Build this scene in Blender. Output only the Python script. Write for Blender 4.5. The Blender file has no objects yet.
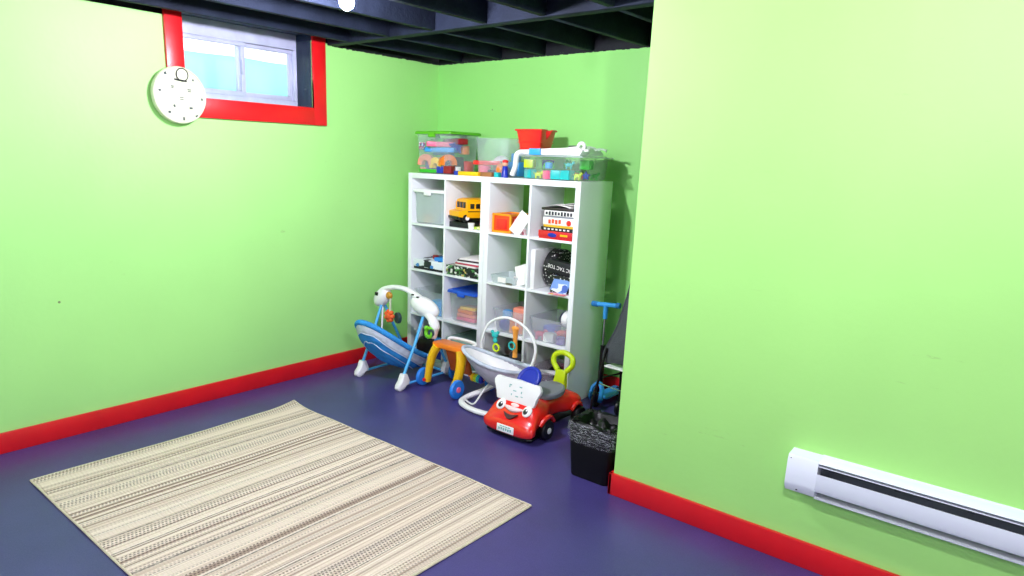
import bpy, bmesh, math, random
from mathutils import Vector as V, Matrix
random.seed(7)
C = bpy.context.scene.collection
PI = math.pi
# ---------------------------------------------------------------- materials
def lin(h):
    r = []
    for i in (0, 2, 4):
        c = int(h[i:i+2], 16)/255
        r.append(c/12.92 if c <= .04045 else ((c+.055)/1.055)**2.4)
    return r
MATS = {}
def mat(name, h, rough=.5, var=.06, scale=8., bump=0., bscale=60., metal=0., alpha=1., emit=0., coat=0., spec=.5):
    if name in MATS: return MATS[name]
    m = bpy.data.materials.new(name); m.use_nodes = True; MATS[name] = m
    n = m.node_tree.nodes; l = m.node_tree.links; b = n['Principled BSDF']
    c = lin(h) if isinstance(h, str) else h
    tc = n.new('ShaderNodeTexCoord'); nz = n.new('ShaderNodeTexNoise'); nz.inputs['Scale'].default_value = scale
    nz.inputs['Detail'].default_value = 3
    l.new(tc.outputs['Object'], nz.inputs['Vector'])
    r = n.new('ShaderNodeValToRGB'); l.new(nz.outputs['Fac'], r.inputs['Fac'])
    r.color_ramp.elements[0].position = .3; r.color_ramp.elements[1].position = .7
    r.color_ramp.elements[0].color = [x*(1-var) for x in c]+[1]
    r.color_ramp.elements[1].color = [min(1, x*(1+var)) for x in c]+[1]
    l.new(r.outputs['Color'], b.inputs['Base Color'])
    b.inputs['Roughness'].default_value = rough; b.inputs['Metallic'].default_value = metal
    b.inputs['Specular IOR Level'].default_value = spec
    if coat: b.inputs['Coat Weight'].default_value = coat
    if bump:
        n2 = n.new('ShaderNodeTexNoise'); n2.inputs['Scale'].default_value = bscale; n2.inputs['Detail'].default_value = 4
        l.new(tc.outputs['Object'], n2.inputs['Vector'])
        bp = n.new('ShaderNodeBump'); bp.inputs['Strength'].default_value = bump; bp.inputs['Distance'].default_value = .01
        l.new(n2.outputs['Fac'], bp.inputs['Height']); l.new(bp.outputs['Normal'], b.inputs['Normal'])
    if emit:
        b.inputs['Emission Color'].default_value = c+[1]; b.inputs['Emission Strength'].default_value = emit
    if alpha < 1:
        b.inputs['Alpha'].default_value = alpha
    return m

def wall_mat(name, h, seed):
    m = mat(name, h, .55, .035, 1.3, .12, 25)
    n = m.node_tree.nodes; l = m.node_tree.links; b = n['Principled BSDF']
    src = b.inputs['Base Color'].links[0].from_socket
    tc = [x for x in n if x.type == 'TEX_COORD'][0]
    # old nail holes and scuffs in the paint
    mp = n.new('ShaderNodeMapping'); mp.inputs['Location'].default_value = (seed, seed*2, seed*3); l.new(tc.outputs['Object'], mp.inputs['Vector'])
    vo = n.new('ShaderNodeTexVoronoi'); vo.inputs['Scale'].default_value = 2.6; l.new(mp.outputs['Vector'], vo.inputs['Vector'])
    lt = n.new('ShaderNodeMath'); lt.operation = 'LESS_THAN'; lt.inputs[1].default_value = .018; l.new(vo.outputs['Distance'], lt.inputs[0])
    n3 = n.new('ShaderNodeTexNoise'); n3.inputs['Scale'].default_value = 9; n3.inputs['Detail'].default_value = 8; n3.inputs['Roughness'].default_value = .75
    mp2 = n.new('ShaderNodeMapping'); mp2.inputs['Scale'].default_value = (.5, .5, 3); l.new(mp.outputs['Vector'], mp2.inputs['Vector']); l.new(mp2.outputs['Vector'], n3.inputs['Vector'])
    gt = n.new('ShaderNodeMapRange'); gt.inputs['From Min'].default_value = .655; gt.inputs['From Max'].default_value = .73; gt.inputs['To Max'].default_value = .30
    l.new(n3.outputs['Fac'], gt.inputs['Value'])
    mx = n.new('ShaderNodeMath'); mx.operation = 'MAXIMUM'; l.new(lt.outputs[0], mx.inputs[0]); l.new(gt.outputs[0], mx.inputs[1])
    mi = n.new('ShaderNodeMixRGB'); l.new(mx.outputs[0], mi.inputs['Fac']); l.new(src, mi.inputs['Color1']); mi.inputs['Color2'].default_value = (.16, .26, .08, 1)
    l.new(mi.outputs['Color'], b.inputs['Base Color'])
    return m

def floor_mat():
    m = mat('floor_vinyl', '3d3573', .36, .14, 3.2, .05, 180, spec=.55)
    n = m.node_tree.nodes; l = m.node_tree.links; b = n['Principled BSDF']
    src = b.inputs['Base Color'].links[0].from_socket
    tc = [x for x in n if x.type == 'TEX_COORD'][0]
    v = n.new('ShaderNodeTexNoise'); v.inputs['Scale'].default_value = 240; l.new(tc.outputs['Object'], v.inputs['Vector'])
    mr = n.new('ShaderNodeMapRange'); mr.inputs['From Min'].default_value = .4; mr.inputs['From Max'].default_value = .7; mr.inputs['To Max'].default_value = .25
    l.new(v.outputs['Fac'], mr.inputs['Value'])
    mi = n.new('ShaderNodeMixRGB'); l.new(mr.outputs[0], mi.inputs['Fac']); l.new(src, mi.inputs['Color1']); mi.inputs['Color2'].default_value = (.14, .12, .30, 1)
    l.new(mi.outputs['Color'], b.inputs['Base Color'])
    return m

def rug_mat():
    m = bpy.data.materials.new('woven_stripe'); m.use_nodes = True
    n = m.node_tree.nodes; l = m.node_tree.links; b = n['Principled BSDF']
    b.inputs['Roughness'].default_value = .95; b.inputs['Specular IOR Level'].default_value = .1
    tc = n.new('ShaderNodeTexCoord'); sp = n.new('ShaderNodeSeparateXYZ'); l.new(tc.outputs['Object'], sp.inputs[0])
    def math_(op, a, bb=None, c=None):
        k = n.new('ShaderNodeMath'); k.operation = op
        for i, q in enumerate((a, bb, c)):
            if q is None: continue
            if isinstance(q, (int, float)): k.inputs[i].default_value = q
            else: l.new(q, k.inputs[i])
        return k.outputs[0]
    def noise1(sc, det=0, off=0.):
        k = n.new('ShaderNodeTexNoise'); k.noise_dimensions = '1D'; k.inputs['Scale'].default_value = sc; k.inputs['Detail'].default_value = det
        l.new(math_('ADD', sp.outputs['X'], off), k.inputs['W']); return k.outputs['Fac']
    def ramp(f, st):
        r = n.new('ShaderNodeValToRGB'); l.new(f, r.inputs['Fac'])
        e = r.color_ramp.elements
        while len(e) < len(st): e.new(.5)
        for i, (p, h) in enumerate(st):
            e[i].position = p; e[i].color = lin(h)+[1]
        return r.outputs['Color']
    base = ramp(noise1(26, 3), [(.30, 'ac9586'), (.40, 'e0cdbc'), (.5, 'f4e4d4'), (.58, 'cdb6a2'), (.66, 'f8ecdf'), (.72, '9a8272')])
    # dashed rows of darker weft
    ysc = math_('MULTIPLY', sp.outputs['Y'], 62.)
    row = math_('FLOOR', math_('MULTIPLY', sp.outputs['X'], 62.))
    ph = math_('MULTIPLY', row, .37)
    dash = math_('GREATER_THAN', math_('FRACT', math_('ADD', ysc, ph)), .45)
    thr = noise1(11, 2, 7.3)
    band = n.new('ShaderNodeMapRange'); band.inputs['From Min'].default_value = .47; band.inputs['From Max'].default_value = .62; l.new(thr, band.inputs['Value'])
    rowm = math_('GREATER_THAN', math_('FRACT', math_('MULTIPLY', sp.outputs['X'], 62.)), .45)
    f = math_('MULTIPLY', math_('MULTIPLY', dash, rowm), math_('MULTIPLY', band.outputs[0], .75))
    mi = n.new('ShaderNodeMixRGB'); l.new(f, mi.inputs['Fac']); l.new(base, mi.inputs['Color1']); mi.inputs['Color2'].default_value = lin('5a4a44')+[1]
    # narrow dark lines between the bands
    acc = None
    for x0, w in ((.19, .003), (.31, .0045), (.55, .003), (.80, .004), (.93, .003), (1.12, .006), (1.32, .004), (1.50, .004), (1.70, .003)):
        t = math_('LESS_THAN', math_('ABSOLUTE', math_('SUBTRACT', sp.outputs['X'], x0)), w)
        acc = t if acc is None else math_('MAXIMUM', acc, t)
    wob = n.new('ShaderNodeTexNoise'); wob.inputs['Scale'].default_value = 55; l.new(tc.outputs['Object'], wob.inputs['Vector'])
    accf = math_('MULTIPLY', acc, math_('MULTIPLY', wob.outputs['Fac'], 1.3))
    m2 = n.new('ShaderNodeMixRGB'); l.new(accf, m2.inputs['Fac']); l.new(mi.outputs['Color'], m2.inputs['Color1']); m2.inputs['Color2'].default_value = lin('4a3c3a')+[1]
    l.new(m2.outputs['Color'], b.inputs['Base Color'])
    bp = n.new('ShaderNodeBump'); bp.inputs['Strength'].default_value = .5; bp.inputs['Distance'].default_value = .004
    h = math_('ADD', math_('SINE', math_('MULTIPLY', sp.outputs['X'], 390.)), math_('SINE', math_('ADD', math_('MULTIPLY', sp.outputs['Y'], 390.), ph)))
    l.new(h, bp.inputs['Height']); l.new(bp.outputs['Normal'], b.inputs['Normal'])
    return m

def clear(name, h, alpha, rough=.25):
    return mat(name, h, rough, .04, 6, 0, 60, alpha=alpha)

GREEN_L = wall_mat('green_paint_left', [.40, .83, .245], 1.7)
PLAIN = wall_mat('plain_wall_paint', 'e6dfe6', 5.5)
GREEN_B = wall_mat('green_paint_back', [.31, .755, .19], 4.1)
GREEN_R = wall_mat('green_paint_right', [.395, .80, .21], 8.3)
RED_P = mat('red_gloss_paint', 'd8141c', .35, .08, 5, .08, 30)
JOIST = mat('dark_painted_wood', '1d2332', .7, .3, 6, .35, 40, spec=.12)
DECK = mat('dark_subfloor', '12151e', .75, .3, 5, .3, 30)
WHITE_L = mat('white_laminate', 'f2f6f6', .3, .015, 4)
FLOOR = floor_mat(); RUG = rug_mat()
VINYL = mat('window_vinyl', 'b9bdd6', .4, .12, 9, .1, 30)
GLASS = clear('window_glass', 'dff2ff', .12, .05)
BLACK = mat('black_plastic', '0a0a0c', .35, .1)
DGREY = mat('dark_grey_plastic', '35383c', .5, .1)
GREY = mat('grey_plastic', '8b8f96', .4, .05)
WHITE = mat('white_plastic', 'f4f4f2', .35, .02)
CREAM = mat('cream_plastic', 'ccd0b2', .4, .03)
RED = mat('red_plastic', 'e52222', .28, .05, coat=.3)
BLUE = mat('light_blue_plastic', '3aa6ee', .35, .06)
NAVY = mat('navy_plastic', '1a2fa8', .3, .06)
YEL = mat('yellow_plastic', 'ffc814', .35, .05)
ORG = mat('orange_plastic', 'f5831e', .38, .06)
LIME = mat('lime_plastic', 'c6e012', .35, .05)
GRN = mat('green_plastic', '35b52c', .4, .08)
TEAL = mat('teal_plastic', '20b8b4', .4, .06)
PINK = mat('pink_plastic', 'f06a8c', .4, .06)
PURP = mat('purple_plastic', '7a4bb0', .4, .06)
BROWN = mat('brown_wood', 'a06a3a', .55, .15, 20)
STEEL = mat('steel_tube', 'aeb2b8', .25, .05, metal=1.)
CLEAR = clear('clear_polypropylene', 'd5e4e6', .16)
CLEARW = clear('frosted_polypropylene', 'd8e6e4', .42, .4)
CLEARG = clear('smoke_green_polypropylene', '7fa898', .6, .35)
PAPER = mat('white_paper', 'f2f0ea', .8, .03)
MAR = mat('maroon_plastic', '8e1420', .4, .08)
BFAB = mat('blue_sling_fabric', '2f93dd', .85, .12, 20, .3, 150)
WFAB = mat('white_mesh_fabric', 'c2ccd8', .9, .12, 25, .3, 200)
GFAB = mat('lavender_grey_fabric', 'a7a3b4', .9, .1, 25, .3, 200)
SFAB = mat('charcoal_fabric', '4a4e54', .9, .15, 12, .4, 120)

# ---------------------------------------------------------------- mesh helper
def catmull(pts, k=6, closed=False):
    P = [V(p) for p in pts]; n = len(P); out = []
    rng = n if closed else n-1
    for i in range(rng):
        if closed: a, b, c, d = P[(i-1) % n], P[i], P[(i+1) % n], P[(i+2) % n]
        else: a, b, c, d = P[max(i-1, 0)], P[i], P[i+1], P[min(i+2, n-1)]
        for j in range(k):
            t = j/k
            out.append(.5*((2*b)+(c-a)*t+(2*a-5*b+4*c-d)*t*t+(3*b-a-3*c+d)*t**3))
    if not closed: out.append(P[-1])
    return out

class G:
    def __init__(s): s.b = bmesh.new()
    def _add(s, vs, fs):
        v = [s.b.verts.new(p) for p in vs]
        for f in fs:
            try: s.b.faces.new([v[i] for i in f])
            except ValueError: pass
        return v
    def box(s, c, d, rz=0, bev=0, M=None, seg=2):
        r = bmesh.ops.create_cube(s.b, size=1); vs = r['verts']
        X = Matrix.Translation(c) @ Matrix.Rotation(rz, 4, 'Z')
        if M is not None: X = Matrix.Translation(c) @ M.to_4x4()
        bmesh.ops.transform(s.b, matrix=X @ Matrix.Diagonal((*d, 1)), verts=vs)
        if bev:
            es = list({e for v in vs for e in v.link_edges})
            bmesh.ops.bevel(s.b, geom=es, offset=bev, segments=seg, profile=.5, affect='EDGES')
        return s
    def box2(s, a, b, bev=0):
        return s.box([(a[i]+b[i])/2 for i in range(3)], [abs(b[i]-a[i]) for i in range(3)], 0, bev)
    def tube(s, pts, r, n=10, closed=False, flat=1.):
        P = [V(p) for p in pts]; N = len(P)
        R = r if isinstance(r, (list, tuple)) else [r]*N
        up = None; rings = []
        for i, p in enumerate(P):
            if closed: t = P[(i+1) % N]-P[i-1]
            else: t = P[min(i+1, N-1)]-P[max(i-1, 0)]
            t.normalize()
            if up is None:
                up = V((0, 0, 1)) if abs(t.z) < .9 else V((1, 0, 0))
            a = t.cross(up).normalized(); bb = a.cross(t).normalized(); up = bb
            rings.append([p+(a*math.cos(2*PI*j/n)+bb*math.sin(2*PI*j/n)*flat)*R[i] for j in range(n)])
        vs = [q for rg in rings for q in rg]; fs = []
        for i in range(N if closed else N-1):
            k = (i+1) % N
            for j in range(n):
                fs.append((i*n+j, i*n+(j+1) % n, k*n+(j+1) % n, k*n+j))
        if not closed:
            fs.append(tuple(range(n))[::-1]); fs.append(tuple((N-1)*n+j for j in range(n)))
        s._add(vs, fs); return s
    def cyl(s, a, b, r, r2=None, n=20, bev=0):
        a, b = V(a), V(b); r2 = r if r2 is None else r2
        if bev:
            d = (b-a).normalized()*bev
            return s.tube([a, a+d*.01, a+d, b-d, b-d*.01, b], [r-bev, r-bev*.9, r, r2, r2-bev*.9, r2-bev], n)
        return s.tube([a, b], [r, r2], n)
    def sph(s, c, r, u=16, v=10, M=None):
        rr = r if isinstance(r, (list, tuple)) else (r, r, r)
        q = bmesh.ops.create_uvsphere(s.b, u_segments=u, v_segments=v, radius=1)
        X = Matrix.Translation(c)
        if M is not None: X = X @ M.to_4x4()
        bmesh.ops.transform(s.b, matrix=X @ Matrix.Diagonal((*rr, 1)), verts=q['verts']); return s
    def torus(s, c, R, r, M=None, n=24, m=8, flat=1., sx=1., sy=1.):
        X = Matrix.Translation(c)
        if M is not None: X = X @ M.to_4x4()
        pts = [X @ V((sx*R*math.cos(2*PI*i/n), sy*R*math.sin(2*PI*i/n), 0)) for i in range(n)]
        return s.tube(pts, r, m, True)
    def prism(s, poly, t, X):
        """outline in local xy, thickness t along local z centred, placed by matrix X"""
        n = len(poly)
        vs = [X @ V((p[0], p[1], -t/2)) for p in poly]+[X @ V((p[0], p[1], t/2)) for p in poly]
        fs = [tuple(range(n))[::-1], tuple(range(n, 2*n))]+[(i, (i+1) % n, n+(i+1) % n, n+i) for i in range(n)]
        s._add(vs, fs); return s
    def grid(s, f, nu, nv, cu=False, cv=False):
        vs = [f(i/(nu if cu else nu-1), j/(nv if cv else nv-1)) for i in range(nu) for j in range(nv)]
        fs = []
        for i in range(nu if cu else nu-1):
            for j in range(nv if cv else nv-1):
                a, b = (i+1) % nu, (j+1) % nv
                fs.append((i*nv+j, a*nv+j, a*nv+b, i*nv+b))
        s._add(vs, fs); return s
    def loft(s, rings, cap=True):
        n = len(rings[0]); vs = [p for r in rings for p in r]; fs = []
        for i in range(len(rings)-1):
            for j in range(n): fs.append((i*n+j, i*n+(j+1) % n, (i+1)*n+(j+1) % n, (i+1)*n+j))
        if cap: fs += [tuple(range(n))[::-1], tuple((len(rings)-1)*n+j for j in range(n))]
        s._add(vs, fs); return s

def root_of(o):
    while o.parent: o = o.parent
    return o
LOCAL = {}
def obj(name, g, m, parent=None, origin=None, smooth=True, solid=0, world=True, **kw):
    """link g as ONE mesh. world=True: g is in world coordinates."""
    me = bpy.data.meshes.new(name); b = g.b
    bmesh.ops.remove_doubles(b, verts=b.verts, dist=1e-6)
    bmesh.ops.recalc_face_normals(b, faces=b.faces)
    for e in b.edges:
        if len(e.link_faces) == 2 and e.calc_face_angle(0) > math.radians(38): e.smooth = False
    for f in b.faces: f.smooth = smooth
    b.to_mesh(me); b.free()
    me.materials.append(m)
    o = bpy.data.objects.new(name, me); C.objects.link(o)
    if parent is not None:
        o.parent = parent
        r = root_of(parent)
        if world and r.name in LOCAL: me.transform(LOCAL[r.name].inverted())
    else:
        if world:
            if origin is None:
                xs = [v.co for v in me.vertices]
                lo = [min(v[i] for v in xs) for i in range(3)]; hi = [max(v[i] for v in xs) for i in range(3)]
                origin = ((lo[0]+hi[0])/2, (lo[1]+hi[1])/2, lo[2])
            me.transform(Matrix.Translation(-V(origin))); o.location = origin
            LOCAL[o.name] = Matrix.Translation(origin)
        else: LOCAL[o.name] = Matrix.Identity(4)
    if solid:
        md = o.modifiers.new('thickness', 'SOLIDIFY'); md.thickness = solid; md.offset = 0
    for k, v in kw.items(): o[k] = v
    return o
def thing(name, label, cat, loc=(0, 0, 0), rz=0, group=None):
    o = bpy.data.objects.new(name, None); C.objects.link(o); o.empty_display_size = .05
    o.location = loc; o.rotation_euler = (0, 0, rz); o['label'] = label; o['category'] = cat
    if group: o['group'] = group
    LOCAL[o.name] = Matrix.Translation(loc) @ Matrix.Rotation(rz, 4, 'Z')
    return o
def tag(o, label, cat, group=None):
    o['label'] = label; o['category'] = cat
    if group: o['group'] = group
    return o
def struct(name, g, m, parent=None, **k):
    o = obj(name, g, m, parent, **k)
    if parent is None: o['kind'] = 'structure'
    return o
def dup(root, loc, label=None):
    r = root.copy(); C.objects.link(r); r.location = loc
    if label: r['label'] = label
    for ch in list(root.children):
        c = ch.copy(); C.objects.link(c); c.parent = r
        for q in list(ch.children):
            d = q.copy(); C.objects.link(d); d.parent = c
    return r
def text_geo(txt, size, X, t=.0008):
    cu = bpy.data.curves.new('t', 'FONT'); cu.body = txt; cu.size = size; cu.extrude = t; cu.align_x = 'CENTER'; cu.align_y = 'CENTER'
    to = bpy.data.objects.new('t', cu); C.objects.link(to)
    dg = bpy.context.evaluated_depsgraph_get(); dg.update()
    me = bpy.data.meshes.new_from_object(to.evaluated_get(dg)); me.transform(X)
    bpy.data.objects.remove(to); bpy.data.curves.remove(cu)
    g = G(); g.b.from_mesh(me); bpy.data.meshes.remove(me); return g
def frame(o, x, y):
    """matrix from origin, x axis and y axis"""
    x = V(x).normalized(); y = V(y); y = (y-x*y.dot(x)).normalized(); z = x.cross(y)
    M = Matrix((x, y, z)).transposed().to_4x4(); M.translation = V(o); return M

# ---------------------------------------------------------------- room
H = 2.313; XP, YP = 2.5726, -1.372; XR, YF = 5.6, -6.4; AX = 3.7
HD = 2.52
g = G().box2((-.02, YF-.1, -.12), (XR+.1, .1, 0)); struct('floor', g, FLOOR)
# left wall, with the window opening  y -2.13..-1.232, z 1.893..2.36
wy0, wy1, wz0, wz1 = -2.132, -1.234, 1.893, 2.372
g = G()
g.box2((-.26, YF, 0), (0, wy0, H+.012)); g.box2((-.26, wy1, 0), (0, .12, H+.012)); g.box2((-.26, wy0, 0), (0, wy1, wz0))
struct('wall_left', g, GREEN_L)
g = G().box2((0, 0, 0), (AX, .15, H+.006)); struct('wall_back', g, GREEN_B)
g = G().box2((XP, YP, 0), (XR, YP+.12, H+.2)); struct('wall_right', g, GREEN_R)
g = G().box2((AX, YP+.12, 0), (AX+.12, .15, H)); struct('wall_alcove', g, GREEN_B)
g = G().box2((XR, YF, 0), (XR+.12, YP, HD)); struct('wall_east', g, PLAIN)
g = G().box2((-.26, YF-.12, 0), (XR+.12, YF, HD)); struct('wall_front', g, PLAIN)
# trim
g = G().box2((0, YF, 0), (.018, -.02, .112), .003); struct('baseboard_left', g, RED_P)
g = G().box2((.018, -.018, 0), (AX, 0, .112), .003); struct('baseboard_back', g, RED_P)
g = G().box2((XP-.018, YP-.018, 0), (XR, YP, .112), .003).box2((XP-.018, YP-.018, 0), (XP, YP+.12, .112), .003); struct('baseboard_right', g, RED_P)
# ceiling: dark subfloor on joists, with the blocking line across
ce = struct('ceiling', G().box2((-.3, YF-.12, HD), (XR+.12, .15, HD+.05)), DECK)
x = .235
k = 0
while x < XR:
    g = G().box2((x-.019, YF, H), (x+.019, -1.115, HD), .002); obj('joist', g, JOIST, ce)
    g = G().box2((x-.019, -1.035, H), (x+.019, 0, HD), .002); obj('joist', g, JOIST, ce)
    x += .396; k += 1
g = G().box2((.02, -1.115, H-.004), (XR, -1.035, HD), .003); obj('cross_beam', g, JOIST, ce)
g = G().box2((-.26, YF, H+.012), (-.06, wy0-.06, HD)).box2((-.26, wy1+.06, H+.012), (-.06, .12, HD)).box2((-.26, wy0-.06, wz1+.06), (-.1, wy1+.06, HD)); obj('rim_board', g, DECK, ce)
g = G().box2((0, -.0, H+.006), (XR, .15, HD)); obj('rim_board', g, DECK, ce)
# ragged dark caulk along the wall heads
g = G(); random.seed(3)
for i in range(60):
    yy = -1.05+i*.0175; g.box((.004, yy, H+.004), (.01, .02, .012+random.random()*.012))
for i in range(150):
    xx = .02+i*.0175
    if xx < AX: g.box((xx, -.004, H+.0), (.02, .01, .008+random.random()*.010))
obj('edge_seal', g, DECK, ce)

# window 1
w = thing('window_1', 'white sliding basement window', 'window', (0, 0, 0)); w['kind'] = 'structure'
del w['label']; del w['category']
g = G(); X0, X1 = -.24, -.17
fy0, fy1, fz0, fz1 = wy0+.0, -1.205, 1.893, 2.372
for a, b in (((fy0, fz0), (fy1, fz0+.045)), ((fy0, fz1-.10), (fy1, fz1)), ((fy0, fz0+.045), (fy0+.05, fz1-.10)), ((fy1-.05, fz0+.045), (fy1, fz1-.10))):
    g.box2((X0, a[0], a[1]), (X1, b[0], b[1]), .004)
fr = obj('window_frame', g, VINYL, w)
mid = -1.66
for nm, a, b, xo in (('sash', fy0+.05, mid+.035, -.185), ('sash', mid-.015, fy1-.05, -.205)):
    g = G(); z0, z1 = fz0+.045, fz1-.10
    for p, q in (((a, z0), (b, z0+.03)), ((a, z1-.025), (b, z1)), ((a, z0+.03), (a+.03, z1-.025)), ((b-.03, z0+.03), (b, z1-.025))):
        g.box2((xo-.012, p[0], p[1]), (xo+.012, q[0], q[1]), .003)
    sa = obj(nm, g, VINYL, w)
    obj('glass_pane', G().box2((xo-.002, a+.028, z0+.028), (xo+.002, b-.028, z1-.023)), GLASS, sa)
obj('latch', G().box((-.165, mid+.01, 2.12), (.02, .014, .09), 0, .003), VINYL, w)
# reveal lining (dark) and red casing
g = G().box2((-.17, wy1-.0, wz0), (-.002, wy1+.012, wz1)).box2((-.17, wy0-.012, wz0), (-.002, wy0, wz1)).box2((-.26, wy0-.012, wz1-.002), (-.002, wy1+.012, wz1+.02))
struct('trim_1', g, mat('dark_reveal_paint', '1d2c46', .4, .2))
g = G()
g.box2((0, -2.236, 1.779), (.022, wy0, 2.375), .002).box2((0, wy1, 1.779), (.022, -1.130, 2.365), .002).box2((0, wy0, 1.779), (.022, wy1, wz0), .002)
struct('trim_2', g, RED_P)
# outside: pale well wall and ground seen through the panes
well = mat('pale_well_wall', '98d8e2', .8, .12, 3)
g = G()
g.grid(lambda u, v: V((-.9-.03*math.sin(v*40), -3.6+v*4.0, 1.5+u*.775)), 2, 80)
struct('trim_3', g, well, solid=.01)
g = G().box2((-.95, -3.6, 1.45), (-.27, .4, 1.6)); struct('trim_4', g, well)

# ---------------------------------------------------------------- lights
BULB = mat('bulb_glow', [.97, .95, 1.10], .3, 0, emit=1)
BULB.node_tree.nodes['Principled BSDF'].inputs['Emission Strength'].default_value = 1900
def lamp(x, y, s, label, z=2.262, vis=True):
    t = thing('ceiling_light', label, 'light', (x, y, H))
    obj('socket_base', G().cyl((x, y, H), (x, y, H-.018), .05, .045, 24).cyl((x, y, H-.018), (x, y, H-.028), .025, .02, 20), CREAM, t)
    m = BULB
    if s != 1:
        m = BULB.copy(); m.name = 'bulb_glow_%d' % (s*100)
        m.node_tree.nodes['Principled BSDF'].inputs['Emission Strength'].default_value = 1900*s
    g = G(); q = bmesh.ops.create_icosphere(g.b, subdivisions=2, radius=.034); bmesh.ops.translate(g.b, vec=(x, y, z-.008), verts=q['verts'])
    obj('bulb', g, m, t)
lamp(1.423, -2.07, 1.15, 'bare glowing bulb in socket under the joists near the window')
lamp(3.75, -2.95, .95, 'bare ceiling bulb in front of the heater wall')
lamp(1.423, -4.6, .72, 'added unseen fill bulb over the near end of the rug')  # out-of-view fill lamp, added to brighten the left wall and near floor
lamp(4.7, -4.4, .5, 'added unseen fill bulb on the camera side of the room')  # weaker fill lamp added out of view behind the camera

# ---------------------------------------------------------------- rug
rx0, ry0, rx1, ry1 = .462, -3.272, 2.362, -1.765
def rugf(u, v):
    x = rx0+(rx1-rx0)*u; y = ry0+(ry1-ry0)*v
    d = math.hypot(x-rx0, y-ry1); z = .006
    if d < .2: z += .022*((.2-d)/.2)**2
    y += .012*math.sin(u*5)*v*(1-v)
    x += .01*math.sin(v*4)*(1-u)
    return V((x, y, z+.0015*math.sin(u*23+v*9)))
g = G().grid(rugf, 90, 70)
o = obj('area_rug', g, RUG, origin=(rx0, ry0, 0), solid=.007)
tag(o, 'beige striped woven rug with one curled corner on the blue floor', 'rug')
g = G()
edge = [rugf(i/60, 0) for i in range(61)]+[rugf(1, i/50) for i in range(1, 51)]+[rugf(1-i/60, 1) for i in range(1, 61)]+[rugf(0, 1-i/50) for i in range(1, 50)]
g.tube(edge, .0055, 6, True); obj('bound_edge', g, mat('rug_binding', 'd8ccb2', .95, .1, 60), o)

# ---------------------------------------------------------------- clock
cy_, cz_, R_ = -2.188, 1.893, .158
t = thing('wall_clock', 'round cream wall clock hung over the red window casing', 'clock', (.022, cy_, cz_-R_))
X = frame((.022, cy_, cz_), (0, 1, 0), (0, 0, 1))   # local z -> +x
def disc(g, r, z0, z1, bev=.004, n=48, cx=0, cyy=0): return g.cyl(X @ V((cx, cyy, z0)), X @ V((cx, cyy, z1)), r, r, n, bev)
obj('case', disc(G(), R_, 0, .03), CREAM, t)
g = G().torus(X @ V((0, 0, .030)), R_-.006, .005, X.to_3x3(), 48); obj('rim', g, CREAM, t)
g = G(); s_ = R_/230
for px, py, a, b in ((175, 125, 20, 22), (410, 160, 14, 16), (120, 262, 20, 16), (480, 310, 14, 18), (190, 430, 20, 18), (425, 450, 22, 14), (310, 478, 14, 26),
                     (228, 222, 24, 8), (228, 236, 20, 6), (372, 240, 30, 7), (372, 255, 26, 7), (302, 306, 30, 6), (302, 322, 28, 6), (235, 378, 15, 20), (378, 388, 26, 15)):
    g.box(X @ V(((px-290)*s_, (290-py)*s_, .031)), (a*s_, b*s_, .002), M=X.to_3x3() @ Matrix.Rotation(.3, 3, 'Z') if (px % 2) else X.to_3x3())
obj('hour_marks', g, mat('clock_print', '3c4a48', .6, .1), t)
c0 = X @ V(((315-290)*s_, (290-125)*s_, .036))
g = G().torus(c0, 50*s_, .0028, X.to_3x3(), 32).box(X @ V(((298-290)*s_, (290-170)*s_, .036)), (105*s_, 12*s_, .004), M=X.to_3x3() @ Matrix.Rotation(-.08, 3, 'Z'))
obj('dial_ring', g, BLACK, t)
obj('small_dial', G().cyl(X @ V((25*s_, 165*s_, .030)), X @ V((25*s_, 165*s_, .035)), 47*s_, None, 32), CREAM, t)

# ---------------------------------------------------------------- baseboard heater
hx0, hx1 = 3.364, 4.85
t = thing('baseboard_heater', 'long white electric baseboard heater mounted on the right green wall', 'heater', (4.1, YP, .335))
HW = mat('white_enamel', 'eef4fa', .25, .01)
hy = YP
def prof(g, pts, x0, x1):   # pts: (out from the wall, z)
    n = len(pts); g.loft([[V((x0, hy-p[0], p[1])) for p in pts], [V((x1, hy-p[0], p[1])) for p in pts]])
    return g
full = [(0, .336), (.048, .333), (.067, .362), (.070, .376), (.070, .474), (.062, .491), (0, .497)]
obj('end_cap', prof(G(), full, hx0, hx0+.112), HW, t)
obj('back_plate', G().box2((hx0+.11, hy-.004, .34), (hx1, hy, .5)), HW, t)
obj('top_hood', prof(G(), [(0, .490), (0, .497), (.062, .490), (.070, .484), (.067, .481), (.058, .486)], hx0+.112, hx1), HW, t)
obj('front_panel', prof(G(), [(.070, .439), (.070, .380), (.060, .362), (.057, .364), (.066, .382), (.066, .439)], hx0+.112, hx1), HW, t)
obj('deflector', prof(G(), [(.067, .4735), (.067, .470), (.045, .468), (.045, .471)], hx0+.112, hx1), HW, t)
obj('bottom_lip', prof(G(), [(0, .332), (.056, .330), (.058, .334), (0, .336)], hx0+.112, hx1), HW, t)
g = G()
for i in range(118): g.box((hx0+.12+i*.0117, hy-.028, .395), (.001, .046, .05))
obj('heating_fins', g, mat('dull_aluminium', '6b7076', .5, .1, metal=.6), t)
g = G().cyl((hx0+.11, hy-.03, .41), (hx1, hy-.03, .41), .008); 
for i in range(6): g.box((hx0+.16+i*.22, hy-.040, .465), (.02, .04, .012))
obj('heating_element', g, DGREY, t)
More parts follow.
